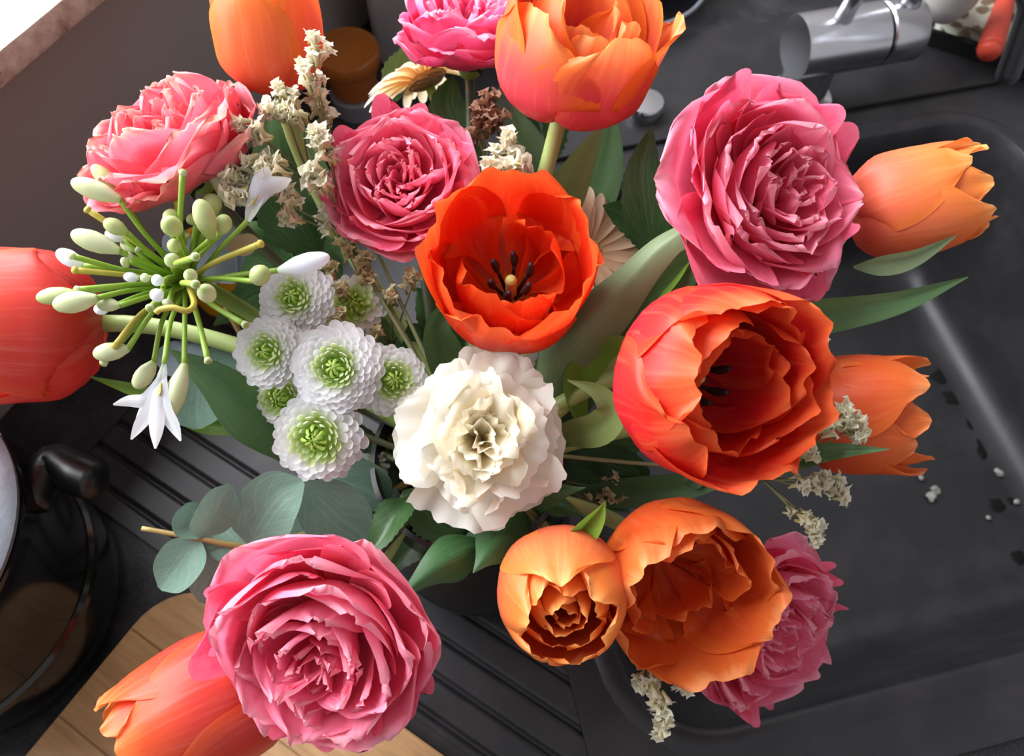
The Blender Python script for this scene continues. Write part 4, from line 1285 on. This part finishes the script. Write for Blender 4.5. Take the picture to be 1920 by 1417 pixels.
open_floret(A(628, 965, .010), A(600, 1120, .014), [(A(385, 1160, .012), -20), (A(470, 1325, .018), -15), (A(585, 1368, .024), 0), (A(705, 1332, .016), 20), (A(495, 1225, .002), 10), (A(640, 1260, .004), -10)], .0032)
open_floret(A(1022, 290, .0), A(1070, 160, .0), [(A(1040, 50, -.004), -20), (A(1120, 30, .004), 0), (A(1230, 90, .0), 20), (A(1000, 110, -.01), -30), (A(1150, 60, -.01), 10)], .0042)
leaf(ag, [(425, 468, .362), (450, 462, .360), (470, 452, .358), (488, 452, .358)], .0052, 'agap_dry', 'ovate', fold=.1, roll=20, name='dry_tepal')
stem_to_vase(ag, agc + FWD * .002, -FWD, .0042, 'stem', .07, seed=61)
bm = bmesh.new()
bmesh.ops.create_uvsphere(bm, u_segments=16, v_segments=10, radius=.0052)
me = bpy.data.meshes.new('umbel_node'); bm.to_mesh(me); bm.free()
me.polygons.foreach_set('use_smooth', [True] * len(me.polygons))
obj('umbel_node', me, M['stem_ped'], ag, Matrix.Translation(agc))

# ================================================================== eucalyptus
eu = new_flower('eucalyptus_sprig', PX(480, 1020, .37), 'grey-green eucalyptus sprig with round leaves beside the large pink rose', 'eucalyptus', 'eucalyptus sprigs', 71)
obj('stem', tube_mesh('stem', [PX(266, 990, .352), PX(375, 1010, .355), PX(470, 1024, .362), PX(580, 1000, .38), PX(720, 930, .405), MOUTH, VC + Vector((.005, 0, .04))], [.0011, .0013, .0016, .002, .0022, .0022, .0022], 8, 40), M['stem_brown'], eu)
for pts, w, mt, rl in (([(372, 1008, .355), (350, 1040, .352), (325, 1075, .350), (300, 1104, .350)], .0105, 'euc', 12), ([(374, 1008, .353), (352, 985, .354), (362, 965, .355), (366, 962, .356)], .008, 'euc', 20),
                       ([(376, 1008, .352), (395, 975, .346), (412, 940, .342), (432, 908, .342)], .0095, 'euc', 25), ([(468, 1022, .360), (440, 1010, .36), (415, 985, .362), (430, 980, .365)], .012, 'euc', -10),
                       ([(466, 1026, .362), (430, 1055, .362), (400, 1090, .362), (378, 1130, .362)], .0125, 'euc', -15), ([(470, 1022, .358), (488, 980, .354), (520, 935, .35), (568, 902, .35)], .0145, 'euc', -8),
                       ([(570, 905, .368), (610, 945, .372), (655, 985, .374), (692, 1010, .376)], .0155, 'euc', 10), ([(600, 880, .392), (640, 900, .394), (690, 920, .396), (722, 950, .398)], .0155, 'euc', 15),
                       ([(500, 1000, .375), (560, 1010, .378), (620, 1020, .38), (670, 1025, .382)], .016, 'euc', 0), ([(715, 905, .40), (700, 930, .40), (715, 955, .40), (712, 985, .40)], .013, 'euc', 10)):
    leaf(eu, pts, w, mt, 'round', fold=.12, roll=rl, curl=.15)
eu2 = new_flower('eucalyptus_sprig', PX(400, 700, .4), 'blue-grey eucalyptus sprig hanging behind the open white agapanthus floret', 'eucalyptus', 'eucalyptus sprigs', 72)
obj('stem', tube_mesh('stem', [PX(300, 660, .41), PX(400, 700, .41), PX(480, 710, .415), PX(640, 800, .43), MOUTH, VC + Vector((-.005, .005, .04))], [.0012, .0014, .0016, .002, .002, .002], 8, 30), M['stem_brown'], eu2)
for pts, w, mt, rl in (([(372, 700, .40), (372, 740, .40), (370, 775, .40), (372, 804, .40)], .0150, 'euc', 15), ([(372, 700, .405), (350, 680, .405), (330, 660, .405), (322, 640, .405)], .012, 'euc_blue', 10),
                       ([(452, 706, .41), (430, 690, .41), (408, 676, .41), (385, 672, .41)], .011, 'euc', -10), ([(462, 706, .415), (450, 680, .415), (440, 660, .415), (435, 630, .415)], .010, 'euc', 0),
                       ([(475, 705, .42), (440, 712, .42), (420, 700, .42), (400, 690, .42)], .010, 'euc', 0)):
    leaf(eu2, pts, w, mt, 'round', fold=.12, roll=rl, curl=.15)
eu3 = new_flower('eucalyptus_sprig', PX(400, 480, .43), 'single pale blue-grey eucalyptus sprig behind the agapanthus stalks', 'eucalyptus', 'eucalyptus sprigs', 73)
obj('stem', tube_mesh('stem', [PX(395, 420, .415), PX(400, 520, .42), PX(520, 700, .43), MOUTH, VC + Vector((-.01, .005, .04))], .0015, 8, 24), M['stem_brown'], eu3)
for pts, w, mt, rl in (([(402, 530, .412), (404, 490, .41), (400, 450, .408), (385, 412, .406)], .0145, 'euc_blue', 10), ([(440, 530, .415), (420, 500, .415), (410, 470, .414), (440, 420, .414)], .010, 'euc_blue', -20),
                       ([(340, 530, .42), (340, 500, .42), (330, 460, .42), (325, 430, .42)], .010, 'euc_blue', 30)):
    leaf(eu3, pts, w, mt, 'round', fold=.12, roll=rl, curl=.15)

# ================================================================== larger leaves
# the broad rolled leaf beside the scarlet tulip
Tb = T5
leaf(Tb, [(960, 840, .42), (1010, 720, .39), (1075, 630, .365), (1160, 545, .348), (1232, 468, .338), (1285, 428, .334)], .0140, 'tleaf_pale', 'rolled', fold=-.3, roll=[-30, -20, -15, -20, -35], n=30, nu=13, curl=-.55)
leaf(Tb, [(1000, 830, .43), (1090, 700, .405), (1180, 590, .385), (1260, 520, .37), (1372, 432, .355)], .0185, 'tleaf', 'tulip', fold=.25, roll=[20, 15, 10, 25], n=30, nu=11)
leaf(Tb, [(1180, 620, .40), (1225, 560, .38), (1260, 520, .372), (1300, 470, .366), (1374, 430, .352)], .0075, 'tleaf_light', 'tulip', fold=.5, roll=-30)
leaf(Tb, [(1090, 800, .40), (1080, 720, .385), (1120, 665, .372), (1165, 650, .360), (1200, 668, .352)], .0085, 'tleaf_light', 'tulip', fold=.35, roll=[30, 10, -30])
leaf(Tb, [(1010, 850, .40), (1060, 815, .375), (1125, 800, .352), (1148, 765, .342), (1120, 730, .338), (1064, 712, .338)], .0085, 'tleaf_olive', 'tulip', fold=.35, roll=[50, 20, -30, -40], n=28)
leaf(T6, [(1360, 640, .41), (1450, 605, .395), (1540, 590, .38), (1680, 565, .365), (1815, 519, .355)], .0105, 'tleaf', 'tulip', fold=.35, roll=[-10, 20, 30], n=28)
leaf(T6, [(1300, 640, .41), (1350, 580, .40), (1420, 550, .395), (1500, 552, .39)], .0125, 'tleaf_pale', 'tulip', fold=.2, roll=25)
leaf(T7, [(1060, 930, .43), (1150, 925, .42), (1260, 915, .41), (1350, 895, .40), (1460, 870, .39)], .0085, 'tleaf', 'tulip', fold=.2, roll=10)
leaf(T3, [(1010, 480, .44), (1040, 400, .425), (1080, 320, .415), (1130, 230, .405)], .0125, 'tleaf_olive', 'tulip', fold=.25, roll=20)
leaf(T3, [(1060, 470, .45), (1110, 380, .435), (1140, 300, .425), (1150, 210, .415)], .013, 'tleaf', 'tulip', fold=.2, roll=-15)
leaf(T3, [(1010, 420, .45), (1005, 330, .44), (985, 260, .44), (960, 200, .44)], .012, 'tleaf', 'tulip', fold=.2, roll=10)
leaf(T1, [(560, 860, .41), (480, 790, .39), (410, 720, .378), (318, 656, .368)], .0135, 'tleaf', 'tulip', fold=-.3, roll=[10, 0, -25], n=26)
leaf(T1, [(520, 820, .42), (440, 800, .415), (370, 790, .41), (280, 745, .40), (168, 706, .39)], .0085, 'tleaf_light', 'tulip', fold=.45, roll=25, n=26)
leaf(T2, [(640, 500, .45), (600, 420, .44), (560, 300, .43), (520, 165, .42)], .016, 'tleaf', 'ovate', fold=.1, roll=-10, n=24)
# ruscus-like leaves under the carnation
ru = new_flower('leaf_sprig', PX(900, 1000, .39), 'sprig of plump pointed green leaves beneath the carnation', 'foliage', None, 81)
obj('stem', tube_mesh('stem', [PX(960, 1000, .39), PX(930, 930, .40), MOUTH + Vector((.01, -.02, 0)), VC + Vector((.01, -.005, .04))], .002, 8, 20), M['stem'], ru)
leaf(ru, [(905, 1020, .368), (865, 1040, .356), (810, 1070, .348), (735, 1134, .342)], .0115, 'ruscus', 'bud', fold=-.3, roll=-5, nu=11, curl=-.3)
leaf(ru, [(985, 950, .385), (955, 990, .366), (920, 1030, .356), (887, 1074, .350)], .0138, 'ruscus', 'bud', fold=-.3, roll=5, nu=11, curl=-.3)
leaf(ru, [(905, 985, .375), (895, 1005, .37), (888, 1030, .366), (900, 1052, .364)], .006, 'ruscus', 'bud', fold=-.3, roll=15)
leaf(ru, [(955, 935, .375), (1010, 930, .362), (1050, 922, .356), (1098, 914, .352)], .0066, 'ruscus', 'bud', fold=-.3, roll=0, nu=11, curl=-.3)
leaf(ru, [(985, 945, .39), (1030, 945, .378), (1065, 955, .372), (1105, 970, .368)], .0055, 'ruscus', 'bud', fold=-.3, roll=0, nu=11, curl=-.3)
leaf(ru, [(985, 955, .41), (1010, 980, .40), (1030, 1000, .395), (1050, 1025, .39)], .006, 'tleaf', 'bud', fold=-.2)

# rose foliage, as sprigs of serrated leaves
def foliage(label, seed, leaves, tip):
    f = new_flower('rose_leaf_sprig', PX(*tip), label, 'foliage', 'sprigs of rose leaves', seed)
    obj('stem', tube_mesh('stem', [PX(*tip), PX(*tip).lerp(MOUTH, .5) + Vector((0, 0, .01)), MOUTH, VC + Vector((random.Random(seed).uniform(-.02, .02), 0, .04))], .0014, 8, 16), M['stem_dark'], f)
    for i, (pts, w, mt, rl, fo) in enumerate(leaves):
        leaf(f, pts, w, mt, 'ovate', fold=fo, roll=rl, serr=.05, n=26, nu=9, wave=.08, seed=seed + i)
    return f


foliage('serrated rose leaves between the eucalyptus and the carnation', 91, [
    ([(770, 930, .375), (745, 960, .362), (720, 1000, .356), (690, 1040, .355)], .009, 'rleaf', 30, .35), ([(752, 925, .378), (800, 950, .376), (840, 980, .378), (880, 990, .382)], .014, 'rleaf', -20, .1),
    ([(880, 1000, .40), (820, 1010, .40), (770, 1030, .40), (720, 1080, .40)], .010, 'rleaf', 20, .2), ([(740, 960, .41), (700, 900, .41), (680, 840, .41), (665, 790, .41)], .014, 'rleaf', 10, .1),
    ([(760, 920, .42), (740, 870, .42), (760, 820, .42), (790, 760, .42)], .013, 'rleaf', -10, .1)], (770, 930, .385))
foliage('dark rose leaf standing between the peach gerbera and the biggest pink rose', 92, [
    ([(1235, 500, .42), (1215, 420, .405), (1205, 330, .398), (1222, 236, .392)], .012, 'rleaf', 5, .15), ([(1300, 460, .43), (1250, 440, .425), (1190, 410, .42), (1130, 385, .415)], .014, 'rleaf', 10, .1),
    ([(1290, 520, .435), (1240, 490, .43), (1180, 450, .43), (1140, 400, .43)], .013, 'rleaf', -20, .1)], (1240, 480, .43))
foliage('dark rose leaves in the shade behind the statice, near the agapanthus', 93, [
    ([(600, 480, .44), (560, 420, .43), (520, 330, .425), (500, 200, .42)], .019, 'rleaf', 0, .08), ([(560, 500, .45), (500, 480, .445), (440, 440, .44), (395, 400, .44)], .015, 'rleaf', 20, .1),
    ([(560, 540, .45), (510, 545, .45), (470, 560, .45), (400, 610, .45)], .014, 'rleaf', -10, .1), ([(640, 560, .45), (600, 500, .45), (560, 470, .45), (500, 470, .45)], .014, 'rleaf', -10, .1)], (590, 500, .45))
foliage('dark leaves in the gap between carnation and scarlet tulip', 94, [
    ([(790, 720, .42), (770, 670, .41), (765, 640, .405), (768, 606, .40)], .006, 'rleaf', 30, .3), ([(830, 760, .43), (810, 710, .43), (800, 670, .43), (780, 640, .43)], .011, 'euc', 0, .1),
    ([(850, 740, .44), (800, 680, .44), (760, 640, .44), (700, 600, .44)], .015, 'rleaf', 0, .1), ([(900, 700, .44), (860, 640, .44), (820, 590, .44), (780, 540, .44)], .016, 'rleaf', 0, .1),
    ([(780, 740, .45), (720, 650, .45), (680, 600, .45), (620, 560, .45)], .016, 'rleaf', 0, .1)], (800, 700, .43))
foliage('dark leaves beneath the largest red tulip, beside the olive curled leaf', 95, [
    ([(1060, 850, .43), (1130, 860, .425), (1190, 880, .42), (1215, 925, .42)], .010, 'rleaf', 20, .15), ([(1040, 860, .44), (1100, 830, .44), (1160, 820, .44), (1230, 830, .44)], .015, 'rleaf', 0, .1),
    ([(1020, 880, .45), (1080, 900, .45), (1150, 930, .45), (1180, 960, .45)], .012, 'rleaf', 0, .1), ([(1280, 870, .41), (1295, 890, .405), (1310, 905, .402), (1318, 912, .40)], .005, 'rleaf', 20, .2)], (1060, 860, .44))
foliage('dark leaves under the hot pink rose and the cream gerbera', 96, [
    ([(900, 330, .47), (870, 260, .465), (840, 200, .46), (850, 140, .46)], .014, 'rleaf', 0, .1), ([(960, 340, .47), (980, 270, .465), (960, 200, .46), (950, 130, .46)], .013, 'euc', 0, .1),
    ([(1000, 350, .47), (1010, 280, .465), (1030, 220, .46), (1020, 160, .46)], .014, 'rleaf', 0, .1), ([(740, 190, .50), (745, 150, .495), (770, 110, .49), (790, 60, .49)], .012, 'rleaf', 20, .1)], (930, 320, .47))
foliage('dark leaves low in the bouquet around the vase rim', 97, [
    ([(900, 830, .45), (860, 900, .44), (820, 960, .43), (790, 1000, .425)], .017, 'rleaf', 0, .1), ([(900, 830, .45), (960, 900, .44), (1010, 960, .43), (1060, 1000, .425)], .017, 'rleaf', 0, .1),
    ([(880, 800, .45), (800, 830, .44), (740, 850, .43), (680, 860, .425)], .018, 'rleaf', 0, .1), ([(920, 800, .45), (1000, 780, .44), (1060, 760, .435), (1120, 720, .43)], .018, 'rleaf', 0, .1),
    ([(900, 780, .46), (920, 700, .45), (960, 640, .45), (1000, 580, .45)], .018, 'rleaf', 0, .1), ([(860, 780, .46), (800, 720, .455), (720, 680, .45), (640, 640, .45)], .018, 'rleaf', 0, .1)], (890, 820, .455))

# ================================================================== statice (dried papery sprigs)
SFL = {}
def statice_floret(mat, var):
    key = (mat, var)
    if key in SFL: return SFL[key]
    rnd = random.Random(var * 7 + 1)
    verts, faces, uvs = [], [], []
    # a narrow tube that flares into five ragged lobes (unit length along +z)
    n = 10
    rad = [.10, .12, .16, .30, .46]
    zz = [0, .35, .6, .82, .9]
    for j in range(5):
        for k in range(n):
            a = 2 * math.pi * k / n
            lob = (1 + (.22 if k % 2 == 0 else -.18) * (j / 4) ** 2) * rnd.uniform(.7, 1.3)
            z = zz[j] + (.12 * rnd.uniform(-1, 1.4) if j >= 3 else 0)
            verts.append((rad[j] * lob * math.cos(a), rad[j] * lob * math.sin(a), z)); uvs.append((k / n, j / 4))
    for j in range(4):
        for k in range(n):
            k2 = (k + 1) % n
            faces.append((j * n + k, j * n + k2, (j + 1) * n + k2, (j + 1) * n + k))
    me = mesh_from('floret', verts, faces, uvs)
    me.materials.append(M[mat])
    SFL[key] = me
    return me


def statice(label, seed, clusters, mat, node, size=.0052):
    """clusters: (px, py, depth, count, spread px, direction (right, up)); node = branching pixel"""
    s = new_flower('statice_sprig', PX(*node), label, 'statice', 'dried statice sprigs', seed)
    rnd = random.Random(seed)
    nd = PX(*node)
    obj('stem', tube_mesh('stem', [nd, nd.lerp(MOUTH, .4) + Vector((0, 0, .008)), MOUTH, VC + Vector((rnd.uniform(-.015, .015), rnd.uniform(-.01, .01), .04))], [.0007, .001, .0013, .0013], 7, 18), M['stem_thin'], s)
    for (px, py, d, cnt, spr, dr) in clusters:
        c = PX(px, py, d)
        dv = camv((dr[0], dr[1], .25))
        root = c - dv * spr / F * d * .9
        b = obj('branch', tube_mesh('branch', [nd, nd.lerp(root, .55) - FWD * .004, root, c + dv * .002], [.00065, .0005, .0004, .0003], 6, 12), M['stem_thin'], s)
        for k in range(int(cnt * 1.35)):
            q = rnd.uniform(-1, 1)
            side = camv((-dr[1], dr[0], 0))
            off = dv * spr / F * d * rnd.uniform(-1, 1) * .9 + side * spr / F * d * rnd.uniform(-.6, .6) - FWD * rnd.uniform(-.004, .007)
            p = c + off
            fd = (dv * 1.0 + side * rnd.uniform(-.8, .8) - FWD * rnd.uniform(-.1, 1.3)).normalized()
            m4 = frame_axis(p - fd * size * .5, fd, 'u', rnd.uniform(0, 360)) @ Matrix.Scale(size * rnd.uniform(.8, 1.4), 4)
            obj('floret', statice_floret(mat, rnd.randrange(4)), None, b, m4)


statice('cream statice sprig standing in front of the orange tulip bud', 101, [(592, 105, .358, 15, 24, (.2, 1)), (578, 145, .362, 13, 20, (-.2, 1)), (598, 160, .37, 9, 20, (.2, 1)), (545, 185, .372, 12, 20, (-.5, .9)), (560, 215, .392, 8, 16, (-.6, .8)), (600, 205, .40, 10, 20, (.1, 1)), (622, 225, .40, 8, 20, (.2, 1))], 'statice', (640, 330, .42), .0058)
statice('cream statice sprig arching over the dark leaf beside the coral pink rose', 102, [(472, 246, 0.357, 15, 22, (-.9, .5)), (492, 262, 0.360, 13, 18, (-.9, .3)), (520, 212, 0.367, 14, 20, (-.9, .3)), (552, 220, 0.369, 12, 18, (-.8, .4)), (455, 330, 0.354, 13, 20, (-1, .1)), (490, 315, 0.356, 15, 22, (-.9, .2)), (520, 310, 0.358, 12, 20, (-.8, .2)), (455, 365, 0.354, 12, 18, (-.8, -.4)), (400, 330, 0.360, 9, 16, (-.9, .2))], 'statice', (590, 350, .41), .0064)
statice('tan statice sprig leaning against the pink rosette rose', 103, [(605, 265, 0.367, 14, 20, (-.4, .9)), (610, 290, 0.370, 12, 20, (-.5, .8)), (608, 340, 0.370, 14, 22, (-.6, .8)), (600, 355, 0.372, 10, 16, (-.9, .3)), (545, 372, 0.372, 12, 22, (-.5, .9)), (548, 408, 0.377, 7, 14, (-.9, .1)), (620, 425, .40, 9, 18, (-.3, .8)), (625, 395, .40, 7, 16, (0, 1))], 'statice', (660, 450, .42), .0062)
statice('tan statice sprig above the shaded chrysanthemum', 104, [(655, 470, .40, 11, 22, (-.2, 1)), (680, 500, .40, 13, 22, (.1, 1)), (690, 530, .402, 10, 18, (.2, 1)), (640, 545, .385, 7, 18, (-.2, 1)), (625, 510, .395, 8, 16, (-.4, 1)), (735, 560, .40, 8, 16, (0, 1)), (772, 530, .40, 10, 20, (.2, 1)), (640, 590, .382, 6, 14, (-.3, 1)), (705, 625, .40, 5, 12, (.3, 1))], 'statice_tan', (738, 650, .42), .0052)
statice('withered brown statice sprig beside the pink rosette rose', 105, [(905, 215, .41, 14, 26, (.1, 1)), (925, 235, .41, 13, 22, (.4, .8)), (900, 245, .412, 8, 20, (0, 1)), (920, 200, .415, 8, 20, (.2, 1))], 'statice_brown', (915, 330, .43), .0056)
statice('cream statice sprig just above the wide open scarlet tulip', 106, [(950, 270, .395, 9, 20, (.5, .8)), (962, 295, .395, 8, 18, (.9, .4)), (925, 320, .39, 10, 18, (-.3, .8)), (945, 325, .388, 12, 20, (.3, .8)), (970, 318, .39, 8, 16, (.9, .3)), (935, 295, .395, 7, 16, (0, 1))], 'statice', (925, 400, .42), .0058)
statice('cream statice sprig reaching out past the largest red tulip over the basin', 107, [(1545, 800, .345, 11, 22, (.8, .4)), (1590, 790, .345, 12, 22, (.8, .5)), (1575, 775, .345, 9, 18, (.7, .6)), (1600, 815, .345, 9, 18, (.9, -.2)), (1500, 850, .35, 9, 18, (.8, .2)), (1505, 905, .352, 14, 22, (.9, -.2)), (1555, 905, .352, 13, 22, (.9, -.2)), (1565, 925, .352, 6, 14, (.9, -.4)), (1500, 965, .355, 12, 20, (.7, -.5)), (1520, 985, .356, 10, 18, (.5, -.8)), (1522, 1003, .357, 6, 12, (.3, -.9)), (1528, 645, .37, 7, 12, (.5, .8)), (1535, 660, .37, 4, 9, (.5, .6))], 'statice', (1425, 895, .375), .0052)
statice('pale statice sprig drooping below the cupped deep orange tulip', 108, [(1222, 1280, .365, 10, 20, (-.3, -.9)), (1235, 1305, .365, 11, 20, (0, -1)), (1240, 1335, .365, 10, 18, (.05, -1)), (1236, 1360, .365, 8, 12, (.05, -1)), (1205, 1270, .367, 6, 12, (-.8, -.5)), (1270, 1280, .368, 7, 14, (.6, -.8))], 'statice', (1225, 1230, .385), .005)
statice('faint tan statice sprig in the shade beside the peach tulip bud', 109, [(1135, 935, .42, 8, 18, (.6, .5)), (1165, 940, .42, 6, 14, (.8, .2)), (1140, 905, .425, 5, 14, (.3, .8)), (1100, 945, .42, 5, 12, (.2, .6))], 'statice_tan', (1050, 900, .44), .0045)
